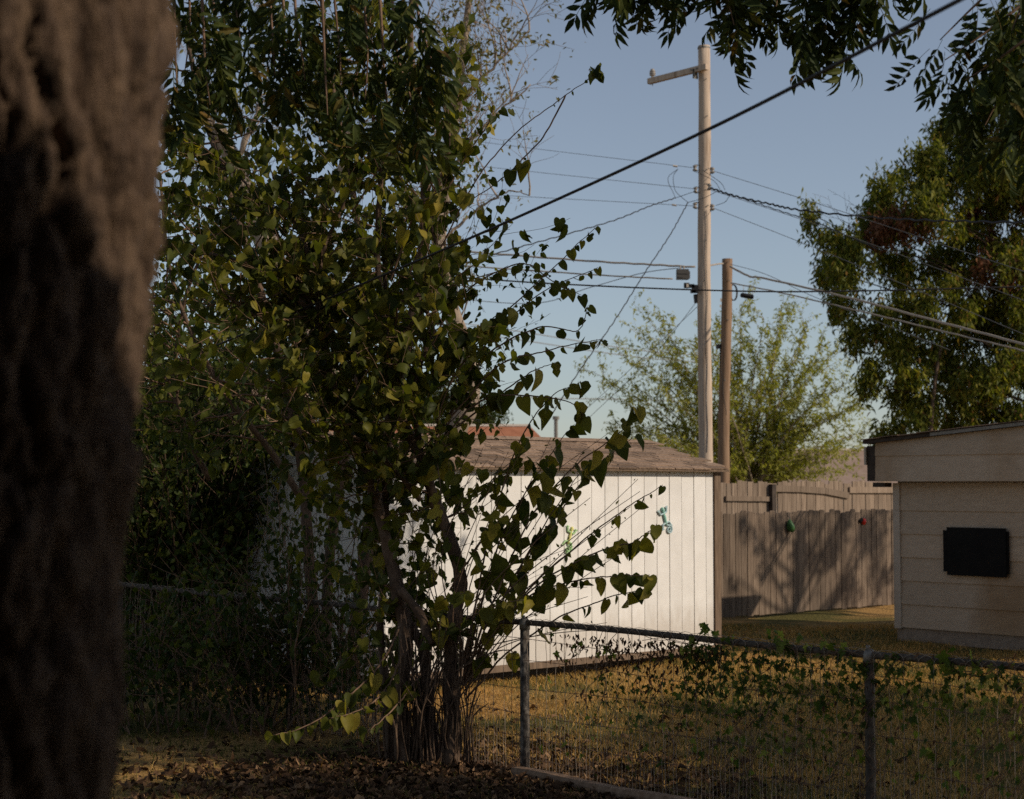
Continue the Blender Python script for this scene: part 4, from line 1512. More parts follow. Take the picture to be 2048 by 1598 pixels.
    for n, (q, d, size, side) in enumerate(spots):
        out = np.cross(d, np.array([0, 0, 1.0]))
        out /= np.linalg.norm(out) + 1e-9
        tip = np.array([0, 0, -1.0]) * (.75 + .4 * rng.random()) + d * (.15 + .35 * rng.random()) + out * side * (.2 + .5 * rng.random()) + rng.normal(size=3) * .30
        off = out * side * size * .18 + d * size * .12 + np.array([0, 0, -.01])
        b = q + off
        pet.tube([q, q + off * .6 + np.array([0, 0, .012]), b], .0016, 3, cap=False)
        nor = arr((rng.normal() * .7 + .35, -1.0, .35)) + rng.normal(size=3) * .5
        M = frames(tip[None], nor[None], np.array([size]))[0]
        if n < 300:
            m4 = Matrix.Identity(4)
            for r_ in range(3):
                for c_ in range(3):
                    m4[r_][c_] = M[r_][c_]
            m4.translation = Vector(b)
            link('leaf', shapes[rng.integers(0, 7)][1], t, M=m4)
        else:
            rest.append((M, b, rng.integers(0, 7)))
    # inner foliage: random leafy twigs off the stems
    gi = Geo()
    nodes, tips = [], []
    for si in (0, 1, 2, 3, 4, 5, 6, 9, 10, 11, 12):
        p = S[si]
        k = int(len(p) * .95)
        for _ in range(k):
            j = rng.integers(int(len(p) * .3) if si in (0, 4, 6) else 2, len(p))
            d = rng.normal(size=3) * np.array([1, .8, .6]) + np.array([0, 0, .25])
            grow(gt, p[j], d, .35 + .5 * rng.random(), .006, 1, tips, kids=(1, 3), nodes=nodes, sides=4, minr=.002)
    for k in range(4):
        leaves_on([n_ for i_, n_ in enumerate(nodes) if i_ % 4 == k], 10, .075, shapes[k][0], gi, droop=.9, reach=.035)
    for M, b, k in rest:
        gi.inst(*shapes[k][0], M[None], np.array([b]))
    gi.inst(*SIMPLE, leaf_frames(len(small), .032, .1), np.array(small))
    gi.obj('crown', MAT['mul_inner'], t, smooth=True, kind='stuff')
    gt.obj('canes', MAT['twig'], t, smooth=True, kind='stuff')
    pet.obj('leaf_stalks', MAT['twig'], t, kind='stuff')
build_mulberry()

# ------------------------------------------------------------------ box elder just behind the mulberry
def build_box_elder():
    Y0 = 14.6
    b = P(660, 1300, Y0)
    t = thing('box_elder_tree', 'dense small-leaved box elder tree filling the upper left behind the mulberry', 'tree', (b.x, Y0, 0))
    gs, gl = Geo(), Geo()
    nodes, tips = [], []
    def stem(pts, r0, r1, n=18):
        p = smooth_path([P(x, y, Y0 + dy) for x, y, dy in pts], n)
        gs.tube(p, np.linspace(r0, r1, n), 8)
        return p
    stems = [stem([(640, 1370, 0), (620, 1150, 0), (600, 900, .2), (540, 650, .3), (470, 420, .4), (400, 200, .5), (370, 40, .5)], .06, .02),
             stem([(650, 1370, 0), (660, 1100, .3), (700, 850, .4), (730, 600, .5), (700, 350, .4), (660, 150, .3), (640, -40, .2)], .055, .02),
             stem([(700, 1370, .4), (740, 1050, .6), (790, 800, .5), (840, 550, .5), (850, 300, .4), (820, 100, .3), (830, -60, .2)], .08, .025),
             stem([(605, 1000, .1), (540, 900, 0), (460, 800, -.2), (390, 680, -.2), (340, 540, 0), (320, 350, .1)], .035, .012),
             stem([(420, 960, .3), (380, 880, .2), (350, 760, .1), (370, 600, 0), (420, 470, 0)], .03, .012)]
    gs.obj('trunk', MAT['stem'], t, smooth=True)
    gt = Geo()
    for i, p in enumerate(stems):
        for k in range(26 if i < 4 else 12):
            f = .25 + .75 * rng.random()
            j = min(int(f * len(p)), len(p) - 1)
            d = rng.normal(size=3) * np.array([1, .8, .5]) + np.array([0, 0, .3])
            grow(gt, p[j], d, .55 + .5 * rng.random(), .011, 2, tips, kids=(2, 3), nodes=nodes, sides=4, minr=.002, up=.05)
    gt.obj('twigs', MAT['twig'], t, smooth=True, kind='stuff')
    leaves_on(nodes, 17, .072, BROAD, gl, depths=(0, 1), droop=.7, reach=.05)
    gl.obj('crown', MAT['box_leaf'], t, kind='stuff')
build_box_elder()

# ------------------------------------------------------------------ ivy thicket at the left, in front of the brick house
def build_thicket():
    t = thing('ivy_thicket', 'dark tangled ivy and brush left of the shed below the trees', 'shrub', (P(380, 1200, 17.5).x, 17.5, 0))
    gl, gs = Geo(), Geo()
    nodes, tips = [], []
    for k in range(120):
        x = 215 + 265 * rng.random()
        Y = 17.5 + 1.5 * rng.random()
        b = P(x, 1300, Y)
        grow(gs, (b.x, Y, 0), rng.normal(size=3) * np.array([.3, .3, .0]) + np.array([0, 0, 1]), 2.0 + 2.6 * rng.random(), .014, 1, tips, kids=(6, 8), nodes=nodes, sides=4, spread=.6, shrink=.45)
    leaves_on(nodes, 19, .085, BROAD, gl, depths=(0, 1), droop=.6, reach=.07)
    gs.obj('stems', MAT['stem'], t, kind='stuff')
    gl.obj('leaves', MAT['ivy_leaf'], t, kind='stuff')
build_thicket()

def build_sapling():
    Y0 = 13.9
    t = thing('sapling_shrub', 'dim leafy undergrowth in the shade before the shed gable and left fence run', 'shrub', (P(630, 1300, Y0).x, Y0, 0))
    gl, gs = Geo(), Geo()
    nodes, tips = [], []
    for k in range(96):
        left = k >= 40
        x = (225 + 330 * rng.random()) if left else (500 + 260 * rng.random())
        Y = (13.4 + 1.6 * rng.random()) if left else Y0 + rng.normal() * .35
        b = P(x, 1300, Y)
        grow(gs, (b.x, Y, 0), rng.normal(size=3) * np.array([.35, .3, .0]) + np.array([0, 0, 1]), (.6 + .7 * rng.random()) if left else (.8 + 1.2 * rng.random()), .010, 1, tips, kids=(4, 6), nodes=nodes, sides=4, spread=.7, shrink=.45)
    leaves_on(nodes, 14, .068, BROAD, gl, depths=(0, 1), droop=.6, reach=.05)
    gs.obj('stems', MAT['twig'], t, kind='stuff')
    gl.obj('leaves', MAT['ivy_leaf'], t, kind='stuff')
build_sapling()

# ------------------------------------------------------------------ pecan: near trunk at the left, hanging sprays overhead
TY = 2.55
def build_pecan():
    base = P(-40, 1598, TY)
    t = thing('pecan_tree', 'big near tree with furrowed bark at left edge and hanging leaf sprays above', 'tree', (-.98, TY, 0))
    # trunk: dense grid, furrowed bark as real relief
    nz, na = 420, 260
    zs = np.concatenate([np.linspace(-.1, 1.3, 60), np.linspace(1.3, 3.1, 300)[1:], np.linspace(3.1, 6.0, 62)[1:]])
    nz = len(zs)
    an = np.linspace(0, 2 * np.pi, na, endpoint=False)
    A, Z = np.meshgrid(an, zs)
    # right edge of the trunk in the photograph: 355 px at the top, 230 at the bottom
    def edge(z):
        y = HORIZON - (z - EYE) * FOC / TY
        px = np.interp(y, [-400, 0, 400, 720, 1000, 1300, 1600, 2500], [352, 304, 278, 244, 220, 202, 190, 196])
        return (px - CX) / FOC * TY
    rad = np.interp(zs, [0, .5, 1.4, 2.2, 3.0, 4.2, 6.0], [.42, .33, .29, .275, .27, .24, .20])
    cx = np.array([edge(z) for z in zs]) - rad
    def fbm(u, v, w):
        s = 0
        a = 1.0
        for k in range(4):
            s = s + a * np.sin(u * 1.0 + 1.7 * k + .8 * np.sin(v * .9 + k)) * np.sin(v * 1.1 + 2.3 * k + 1.1 * np.sin(u * .7 - w * k))
            u, v, a = u * 1.93, v * 1.87, a * .55
        return s
    ridges = np.abs(np.sin(A * 11 + 1.3 * np.sin(Z * 5.1) + .9 * np.sin(Z * 13 + A * 3) + .5 * np.sin(Z * 29 + A * 5)))
    ph = A * 11 + 1.3 * np.sin(Z * 5.1) + .9 * np.sin(Z * 13 + A * 3)
    col = np.floor(ph / np.pi)
    brk = np.abs(np.sin(Z * 10 + col * 2.39 + .5 * np.sin(A * 9)))
    ridges = np.minimum(ridges ** .5, .25 + .85 * brk ** .35)
    plates = fbm(A * 17, Z * 17, 1.3)
    fine = fbm(A * 45, Z * 38, .7)
    Rr = rad[:, None] - .030 + .040 * ridges + .011 * plates + .005 * fine + .02 * np.sin(A * 3 + Z * .9)
    V = np.stack([cx[:, None] + Rr * np.cos(A), TY + Rr * np.sin(A), Z], -1).reshape(-1, 3)
    i, j = np.meshgrid(np.arange(na), np.arange(nz - 1))
    a = (j * na + i).ravel()
    b = (j * na + (i + 1) % na).ravel()
    g = Geo()
    g.add(V, np.stack([a, b, b + na, a + na], 1))
    g.obj('trunk', MAT['bark'], t, smooth=True)
    # limbs rise out of the picture and reach forward overhead
    g = Geo()
    top = arr((cx[-1], TY, 5.9))
    anchors = []
    def limb(pts, r0, r1, n=26):
        p = smooth_path(pts, n)
        g.tube(p, np.linspace(r0, r1, n), 9)
        return p
    z0 = 5.0
    L1 = limb([top, (-.2, 4.6, 6.9), (.9, 7.0, 6.6), (1.9, 9.2, 5.9), (2.6, 10.4, 5.4)], .15, .03)
    L2 = limb([top, (.6, 3.8, 7.2), (2.4, 6.4, 7.0), (3.6, 8.6, 6.0), (4.2, 9.6, 5.0)], .13, .03)
    L3 = limb([top, (-1.2, 4.8, 6.9), (-1.4, 7.0, 6.4), (-1.3, 8.8, 5.6), (-1.2, 9.8, 5.1)], .14, .03)
    L4 = limb([top, (-1.6, 4.0, 7.2), (-2.2, 6.0, 7.2), (-2.4, 8.2, 6.2)], .12, .03)
    L5 = limb([top, (-.9, 3.0, 8.0), (.4, 4.0, 9.2), (2.0, 5.0, 9.6)], .14, .04)
    limbs = [L1, L2, L3, L4]
    g.obj('limbs', MAT['bark'], t, smooth=True)
    # compound leaf meshes: rachis with paired drooping leaflets
    frond = []
    lt = simple_leaf(.30, .3, .3)
    for k in range(5):
        gg = Geo()
        n = 5
        Lr = 1.0
        ys = np.linspace(.28, .95, n)
        bend = .25 + .1 * k
        pth = lambda y: np.array([.03 * math.sin(y * 5 + k), y, -bend * y * y * .5])
        gg.tube([pth(y) for y in np.linspace(0, 1, 6)], .006, 3, cap=False)
        rr = np.random.default_rng(k)
        tips_, nors, pos, sz = [], [], [], []
        for y in ys:
            for s in (-1, 1):
                tips_.append((s * .75, .55 + .2 * rr.random(), -.45 - .5 * rr.random()))
                nors.append((rr.normal() * .3, -.2, 1))
                pos.append(pth(y))
                sz.append(.36 * (.8 + .4 * rr.random()) * (1.15 - .3 * abs(y - .7)))
        tips_.append((0, 1, -.6)); nors.append((0, 0, 1)); pos.append(pth(1.0)); sz.append(.4)
        gg.inst(*lt, frames(np.array(tips_), np.array(nors), np.array(sz)), np.array(pos))
        frond.append(gg.mesh('leaf', MAT['pecan_leaf']))
    gtw = Geo()
    near = []
    def spray(px, py, Y, scale=.30):
        """a leaf hanging near the pixel, tied by a twig to the nearest limb"""
        q = arr(P(px, py, Y))
        d = np.array([rng.normal() * .5, rng.normal() * .5, -.75 - .4 * rng.random()])
        nor = np.array([rng.normal() * .6, -.7 + rng.normal() * .5, .6])
        M = frames(d[None], nor[None], np.array([scale * (.8 + .45 * rng.random())]))[0]
        m4 = Matrix.Identity(4)
        for r_ in range(3):
            for c_ in range(3):
                m4[r_][c_] = M[r_][c_]
        m4.translation = Vector(q)
        link('leaf', frond[rng.integers(0, 5)], t, M=m4)
        near.append(q)
    # (x, y) anchor zones read off the photograph: points along hanging twigs
    twigs = [
        [(1215, -190, 9.4), (1230, -110, 9.4), (1222, -40, 9.4)], [(1270, -190, 9.2), (1285, -100, 9.3), (1280, -25, 9.3)], [(1340, -190, 9.5), (1350, -110, 9.5), (1365, -10, 9.5)],
        [(1420, -190, 9.1), (1440, -100, 9.2), (1452, -20, 9.2), (1468, 50, 9.2)], [(1490, -190, 9.3), (1500, -100, 9.3), (1505, -20, 9.4)],
        [(1560, -190, 9.6), (1560, -100, 9.6), (1555, -10, 9.6), (1548, 30, 9.6)], [(1610, -190, 9.2), (1620, -80, 9.3), (1612, 0, 9.3), (1618, 60, 9.3)],
        [(1660, -190, 9.4), (1660, -90, 9.4), (1665, 0, 9.4), (1672, 65, 9.4)], [(1690, -190, 9.1), (1705, -100, 9.1), (1720, -50, 9.2), (1735, -30, 9.2)], [(1790, -190, 9.2), (1780, -130, 9.2), (1770, -80, 9.2)],
        [(2080, -150, 8.3), (2000, -40, 8.4), (1930, 30, 8.5), (1880, 80, 8.5)], [(2120, -60, 8.6), (2030, 20, 8.6), (1950, 80, 8.6), (1890, 120, 8.6)],
        [(2140, 20, 8.4), (2050, 80, 8.4), (1980, 130, 8.5), (1930, 160, 8.5)], [(2160, 90, 8.7), (2070, 140, 8.7), (2000, 200, 8.7), (1970, 250, 8.7)],
        [(2200, 150, 8.2), (2120, 200, 8.3), (2060, 260, 8.4)], [(2090, -100, 9.0), (2040, 20, 9.0), (2010, 100, 9.0)], [(2140, 0, 9.1), (2060, 110, 9.1), (2035, 190, 9.1), (2030, 270, 9.1)],
        [(360, -150, 9.2), (375, -50, 9.2), (380, 60, 9.2), (370, 140, 9.2)], [(420, -150, 9.5), (425, -40, 9.5), (430, 60, 9.4), (440, 130, 9.4)], [(480, -150, 9.0), (470, -20, 9.0), (480, 80, 9.0)],
        [(530, -150, 9.4), (540, 0, 9.4), (545, 70, 9.3), (550, 150, 9.3)], [(600, -150, 9.2), (590, 0, 9.2), (600, 80, 9.1), (610, 160, 9.1)], [(660, -150, 9.5), (670, 10, 9.5), (680, 110, 9.4), (680, 190, 9.4)],
        [(720, -150, 9.1), (730, 20, 9.1), (735, 120, 9.1), (730, 200, 9.1)], [(780, -150, 9.3), (785, 10, 9.3), (795, 110, 9.3), (820, 190, 9.2), (840, 250, 9.2)], [(830, -100, 9.0), (835, 20, 9.1), (860, 110, 9.1), (880, 150, 9.1)],
        [(345, -100, 8.7), (350, 80, 8.7), (355, 200, 8.7)], [(400, -100, 8.8), (410, 120, 8.8), (420, 210, 8.8)], [(640, -100, 8.8), (650, 130, 8.8), (655, 230, 8.8)], [(560, -100, 9.7), (565, 120, 9.7), (500, 200, 9.7)],
        [(760, 0, 9.6), (770, 160, 9.6), (780, 250, 9.6)],
    ]
    allL = np.vstack(limbs)
    for tw in twigs:
        p = smooth_path([P(*q) for q in tw], 16)
        k = np.argmin(np.linalg.norm(allL - p[0], axis=1))
        mid = (allL[k] + p[0]) / 2 + np.array([0, 0, .15])
        lead = smooth_path([allL[k], mid, p[0]], 10)
        gtw.tube(np.vstack([lead[:-1], p]), np.linspace(.016, .003, 9 + len(p)), 4, cap=False)
        for j in range(3, 16):
            for r_ in range(2 if tw[0][0] > 1000 else 2):
                if rng.random() < (.46 if tw[0][0] > 1850 else .62 if tw[0][0] > 1000 else .50):
                    pt = p[j] + rng.normal(size=3) * .05
                    Yq = pt[1]
                    d = np.array([pt[0], pt[1], pt[2] - EYE])
                    # put the leaf at that very point
                    q = pt
                    dd = np.array([rng.normal() * .55, rng.normal() * .5, -.7 - .4 * rng.random()])
                    nor = np.array([rng.normal() * .6, -.7 + rng.normal() * .5, .6])
                    M = frames(dd[None], nor[None], np.array([.27 * (.75 + .5 * rng.random())]))[0]
                    m4 = Matrix.Identity(4)
                    for a_ in range(3):
                        for c_ in range(3):
                            m4[a_][c_] = M[a_][c_]
                    m4.translation = Vector(q)
                    link('leaf', frond[rng.integers(0, 5)], t, M=m4)
    gtw.obj('twigs', MAT['twig'], t, smooth=True, kind='stuff')
    # the rest of the crown, above the picture
    gc = Geo()
    lt2 = simple_leaf(.3, .3, .3)
    cs, rs = [], []
    for p in limbs + [L5]:
        for k in range(7):
            q = p[rng.integers(8, len(p))] + rng.normal(size=3) * np.array([.7, .7, .3]) + np.array([0, -.4, .9])
            if q[2] - EYE > .305 * q[1] + .55 and q[1] < 5.2:      # keep it out of the picture
                cs.append(q)
                rs.append(.55 + .35 * rng.random())
    clump_leaves(gc, cs, rs, 900, .13, lt2, droop=.8)
    gc.obj('crown', MAT['pecan_leaf'], t, kind='stuff')
build_pecan()

# ------------------------------------------------------------------ big leafy tree at the right
def build_right_tree():
    Y0 = 38.0
    base = P(2180, 960, Y0)
    t = thing('oak_tree', 'large dark green tree with rusty dead patches towering over the garage', 'tree', (base.x, Y0, 0))
    gs, gl, gb = Geo(), Geo(), Geo()
    tr = smooth_path([(base.x, Y0, 0), P(2170, 800, Y0), P(2130, 600, Y0 + .3), P(2090, 420, Y0), P(2080, 260, Y0), P(2060, 120, Y0)], 20)
    gs.tube(tr, np.linspace(.34, .10, 20), 12)
    th = smooth_path([P(1862, 980, Y0 - 1), P(1862, 850, Y0 - 1), P(1880, 700, Y0 - .6), P(1920, 560, Y0)], 12)
    gs.tube(th, np.linspace(.055, .03, 12), 8)
    # clumps read off the outline of the crown: x, y, depth offset, radius in pixels
    C = [(1625, 430, 0, 26), (1660, 480, -.3, 36), (1665, 540, .2, 40), (1700, 520, -.6, 55), (1690, 600, .3, 40), (1720, 660, 0, 45), (1745, 740, -.3, 30), (1735, 770, -.3, 16), (1760, 420, .2, 45), (1740, 460, 0, 50),
         (1770, 370, -.4, 34), (1800, 350, 0, 24), (1810, 440, -.5, 60), (1790, 540, .5, 60), (1800, 620, -.4, 55), (1790, 690, .4, 40), (1830, 720, -.3, 55), (1810, 790, .2, 40), (1850, 820, -.3, 45), (1790, 850, .5, 26), (1765, 870, .3, 14),
         (1860, 360, .3, 45), (1850, 310, -.3, 34), (1880, 260, .2, 30), (1900, 330, .6, 60), (1880, 420, -.8, 65), (1900, 520, .5, 70), (1890, 610, -.5, 65), (1900, 700, .3, 65), (1920, 790, -.3, 60), (1900, 860, .3, 40),
         (1950, 260, .4, 60), (1980, 340, -.6, 70), (1970, 440, .6, 75), (1990, 540, -.4, 75), (1980, 640, .4, 75), (1990, 740, -.4, 70), (1990, 830, .2, 60), (2040, 260, .2, 70), (2060, 380, -.6, 80), (2060, 500, .4, 80),
         (2070, 620, -.4, 80), (2070, 740, .3, 80), (2060, 840, -.3, 60), (2040, 150, .2, 70), (1990, 190, .2, 55), (2040, 60, .2, 75), (2100, 220, -.3, 85), (2110, 380, .3, 80), (2110, 560, 0, 80), (2110, 720, 0, 80)]
    px = Y0 / FOC
    allT = np.vstack([tr])
    for (x, y, dy, r) in C:
        c = arr(P(x, y, Y0 + dy * 1.6))
        rr = r * px
        # limb from the trunk, rising
        k = int(np.clip(np.argmin(np.abs(allT[:, 2] - (c[2] - .35 * abs(c[0] - base.x) - .2))), 3, 18))
        mid = (allT[k] + c) / 2 + np.array([0, 0, -.15 + .3 * rng.random()])
        if rng.random() < .5:
            p = smooth_path([allT[k], mid, c], 10) + rng.normal(size=(10, 3)) * .03
            gs.tube(p, np.linspace(.035, .010, 10), 5, cap=False)
        brown = (x, y) in ((1810, 440), (1740, 460), (1980, 540), (1990, 540), (1970, 440), (2060, 380))
        dens = 6000 if r < 50 else 4600
        n = int(np.clip(dens * rr ** 2.2, 400, 6000))
        sub = max(7, int(r / 2.6))
        sc = rnd_unit(sub) * (rr * (.35 + .65 * rng.random(sub)))[:, None] * np.array([1, 1.2, .85])
        for kk in range(0, sub, 2):
            gs.tube([c, c + sc[kk] * .6 + np.array([0, 0, .03]), c + sc[kk]], [.012, .008, .004], 3, cap=False)
        pick = rng.integers(0, sub, n)
        pts = c + sc[pick] + rng.normal(size=(n, 3)) * np.array([.10, .13, .17]) - np.array([0, 0, .05])
        M = leaf_frames(n, .15, .9, .35)
        if brown:
            m = rng.random(sub) < .4
            isb = m[pick]
            gb.inst(*DART, M[isb], pts[isb])
            gl.inst(*DART, M[~isb], pts[~isb])
        else:
            gl.inst(*DART, M, pts)
    # bare twigs poking out at the left
    nodes, tips = [], []
    for (x, y) in ((1700, 430), (1740, 400), (1780, 380), (1690, 450)):
        grow(gs, P(x + 30, y + 30, Y0), (-.8, 0, .5), .9, .012, 2, tips, kids=(2, 3), nodes=nodes, sides=3, minr=.004)
    gs.obj('trunk', MAT['stem'], t, smooth=True)
    gl.obj('crown', MAT['right_leaf'], t, kind='stuff')
    gb.obj('dead_leaves', MAT['brown_patch'], t, kind='stuff')
build_right_tree()

# ------------------------------------------------------------------ sunlit yellow-green tree behind the poles
def build_willow():
    Y0 = 50.0
    t = thing('feathery_tree', 'feathery yellow-green sunlit tree behind the two poles', 'tree', (P(1500, 1000, Y0).x, Y0, 0))
    gs, gl = Geo(), Geo()
    b = P(1490, 1000, Y0)
    nodes, tips = [], []
    ends = [(1190, 745), (1215, 790), (1240, 850), (1235, 700), (1270, 770), (1290, 680), (1300, 640), (1330, 655), (1340, 720), (1350, 800), (1300, 850), (1380, 690), (1420, 680), (1390, 760), (1440, 660), (1480, 620), (1485, 690), (1530, 640), (1560, 618),
            (1540, 720), (1570, 640), (1590, 700), (1610, 660), (1640, 700), (1620, 760), (1680, 690), (1660, 770), (1700, 760), (1730, 800), (1690, 820), (1740, 860), (1640, 840), (1590, 800), (1700, 900), (1660, 900), (1600, 880), (1540, 840),
            (1470, 800), (1480, 880), (1340, 880), (1280, 890), (1560, 930), (1640, 940), (1500, 930), (1400, 860), (1440, 760), (1520, 780), (1580, 850), (1690, 940), (1250, 880), (1310, 740), (1370, 830), (1465, 900), (1470, 940)]
    for (x, y) in ends:
        e = arr(P(x, y, Y0 + rng.normal() * .9))
        bb = arr((b.x + rng.normal() * .25, Y0 + rng.normal() * .25, 1.0 + .3 * rng.random()))
        mid = bb + (e - bb) * .5 + np.array([-(e[0] - bb[0]) * .10, 0, abs(e[0] - bb[0]) * .10 + .1])
        p = smooth_path([bb, mid, e], 16) + rng.normal(size=(16, 3)) * .02
        gs.tube(p, np.linspace(.035, .006, 16), 5, cap=False)
        for j in range(4, 16):
            for _ in range(2):
                d = (p[min(j + 1, 15)] - p[j - 1])
                d = d / np.linalg.norm(d) + rng.normal(size=3) * .45
                grow(gs, p[j], d, .42 + .48 * rng.random(), .008, 1, tips, kids=(1, 3), nodes=nodes, sides=3, minr=.0035, up=.1)
        nodes.append((p[9:], 0))
    gs.obj('trunk', MAT['pale_bark'], t, smooth=True)
    leaves_on(nodes, 19, .135, DART, gl, depths=(0, 1), droop=.3, reach=.035)
    gl.obj('crown', MAT['willow_leaf'], t, kind='stuff')
build_willow()

# ------------------------------------------------------------------ half-bare old tree beyond the shed, cedar behind it
def build_old_tree():
    Y0 = 27.0
    t = thing('half_bare_tree', 'half-bare old tree with pale leaning trunks beyond the shed', 'tree', (P(850, 960, Y0).x, Y0, 0))
    gs, gt, gl = Geo(), Geo(), Geo()
    nodes, tips = [], []
    def stem(pts, r0, r1, n=22):
        p = smooth_path([P(x, y, Y0 + dy) for x, y, dy in pts], n) + rng.normal(size=(n, 3)) * .012
        gs.tube(p, np.linspace(r0, r1, n) * (1 + .08 * np.sin(np.arange(n) * 1.7)), 12)
        return p
    b = P(850, 960, Y0)
    root = (850, 1290, 0)
    s1 = stem([(845, 1235, 0), (800, 1000, 0), (720, 850, 0), (640, 720, .2), (585, 610, .3), (545, 520, .4), (500, 400, .5), (455, 300, .5), (430, 250, .5)], .30, .13, 30)
    s2 = stem([(860, 1235, 0), (880, 980, 0), (910, 860, 0), (940, 790, -.1), (925, 690, -.2), (885, 560, -.2), (880, 420, 0), (905, 250, .2), (925, 120, .3), (945, -60, .3)], .26, .045, 30)
    s3 = stem([(890, 430, 0), (900, 330, 0), (890, 220, .3), (870, 120, .4), (850, 30, .4)], .05, .015)
    s4 = stem([(905, 250, .2), (940, 180, .2), (1000, 120, .1), (1060, 60, 0)], .035, .010)
    s5 = stem([(895, 360, 0), (930, 300, -.2), (990, 230, -.3), (1060, 170, -.4)], .035, .010)
    s6 = stem([(560, 560, .3), (640, 430, .3), (690, 320, .3), (700, 260, .3)], .10, .04)
    s7 = stem([(470, 330, .5), (500, 260, .4), (520, 200, .4), (510, 120, .4)], .06, .02)
    s8 = stem([(480, 350, .5), (430, 280, .5), (420, 240, .5)], .09, .06)
    s9 = stem([(885, 480, 0), (940, 430, 0), (1010, 385, -.2), (1060, 390, -.3)], .03, .006)
    for p, k in ((s2, 30), (s3, 10), (s4, 9), (s5, 6), (s6, 12), (s7, 10), (s8, 6), (s9, 3)):
        for _ in range(k):
            j = rng.integers(int(len(p) * (.45 if p is s2 else .2)), len(p))
            d = np.array([rng.normal() * .55 + .05, rng.normal() * .6, .75 + .4 * rng.random()])
            grow(gt, p[j], d, .65 + .7 * rng.random(), .017, 2, tips, kids=(2, 4), nodes=nodes, sides=4, minr=.004, up=.12, spread=.6)
    gs.obj('trunk', MAT['pale_bark'], t, smooth=True)
    gt.obj('branches', MAT['pale_bark'], t, smooth=True)
    # leaves only in little tufts near twig ends
    pts = []
    for q, d, L in tips:
        if rng.random() < .55:
            for _ in range(rng.integers(2, 8)):
                pts.append(q + rng.normal(size=3) * .07)
    gl.inst(*SIMPLE, leaf_frames(len(pts), .095, .4), np.array(pts))
    gl.obj('crown', MAT['sparse_leaf'], t, kind='stuff')
build_old_tree()

def build_cedar():
    Y0 = 74.0
    t = thing('cedar_tree', 'dark green rounded cedar beyond the red-roofed house', 'tree', (P(880, 900, Y0).x, Y0, 0))
    gs, gl = Geo(), Geo()
    b = P(900, 960, Y0)
    gs.tube([(b.x, Y0, 0), (b.x + .05, Y0, 2.5), (b.x, Y0, 5)], [.25, .16, .05], 8)
    cs, rs = [], []
    for (x, y, r) in ((830, 800, 34), (870, 790, 38), (910, 800, 40), (950, 815, 40), (985, 840, 30), (800, 840, 40), (850, 850, 45), (900, 850, 45), (950, 860, 45), (760, 860, 40), (720, 870, 40), (680, 850, 40), (640, 870, 40), (600, 880, 40), (560, 870, 30)):
        c = arr(P(x, y, Y0 + rng.normal() * .4))
        cs.append(c)
        rs.append(r * Y0 / FOC)
        gs.tube([(b.x, Y0, max(.5, c[2] - .8)), c], [.05, .02], 4)
    gs.obj('trunk', MAT['stem'], t)
    clump_leaves(gl, cs, rs, 3200, .15, DART, droop=-.2)
    gl.obj('crown', MAT['ivy_leaf'], t, kind='stuff')
build_cedar()

def shade_tree(name, label, base, clumps, size=.12, dens=420):
    t = thing(name, label, 'tree', base)
    gs, gl = Geo(), Geo()
    b = arr(base)
    top = max(c[2] for c in clumps)
    cen = np.mean([c[:3] for c in clumps], axis=0)
    zz = np.linspace(0, top - .2, 16)
    tr = np.stack([b[0] + (cen[0] - b[0]) * (zz / top) ** 2 + .10 * np.sin(zz * 1.3), b[1] + (cen[1] - b[1]) * (zz / top) ** 2 + .08 * np.cos(zz * 1.7), zz], 1)
    gs.tube(tr, np.linspace(.10, .03, 16), 9)
    for (x, y, z, r) in clumps:
        c = arr((x, y, z))
        k = int(np.argmin(np.abs(tr[:, 2] - max(1.2, z - .75 * np.linalg.norm(c[:2] - b[:2]) - .25))))
        mid = (tr[k] + c) / 2 + rng.normal(size=3) * .16 + np.array([0, 0, .12])
        p = smooth_path([tr[k], mid, c], 9)
        gs.tube(p, np.linspace(.045, .014, 9), 6, cap=False)
        tips = []
        for _ in range(3):
            grow(gs, p[rng.integers(3, 8)], c - tr[k] + rng.normal(size=3) * .4, r * 1.3, .014, 1, tips, sides=4)
    gs.obj('trunk', MAT['bark'], t, smooth=True)
    clump_leaves(gl, [c[:3] for c in clumps], [c[3] for c in clumps], dens, size, SIMPLE, droop=.5)
    gl.obj('crown', MAT['box_leaf'], t, kind='stuff')
# outside the frame to the right: their shade falls on the ground by the wire fence and on the picket fence
SH = [(-.9, 11.2, .5), (.35, 10.9, .45), (-.25, 10.5, .5), (-1.7, 11.0, .45), (5.4, 13.6, 1.0), (5.2, 11.4, 1.0), (2.6, 13.7, .7), (2.9, 12.2, .8), (2.0, 11.6, .6), (1.9, 14.0, .5), (2.7, 14.8, .8), (3.4, 13.4, .9), (2.3, 12.6, .7), (3.6, 11.6, .95), (2.2, 10.9, .7), (3.2, 9.9, .9), (1.35, 13.4, .4), (4.4, 14.6, 1.0), (4.6, 12.6, 1.0), (1.5, 9.4, .8), (4.3, 10.6, 1.0), (.2, 10.2, .55), (3.0, 16.4, .6), (-1.5, 13.6, .5), (-2.4, 13.7, .7), (-3.2, 14.0, .8), (-2.2, 14.8, .6), (-3.4, 15.2, .8), (-4.3, 14.6, .8), (-4.6, 16.4, .9), (-3.6, 12.7, .5), (-5.4, 15.2, .9), (-1.2, 12.6, .3)]  # clumps aimed at the left yard and leaf litter are added to darken them
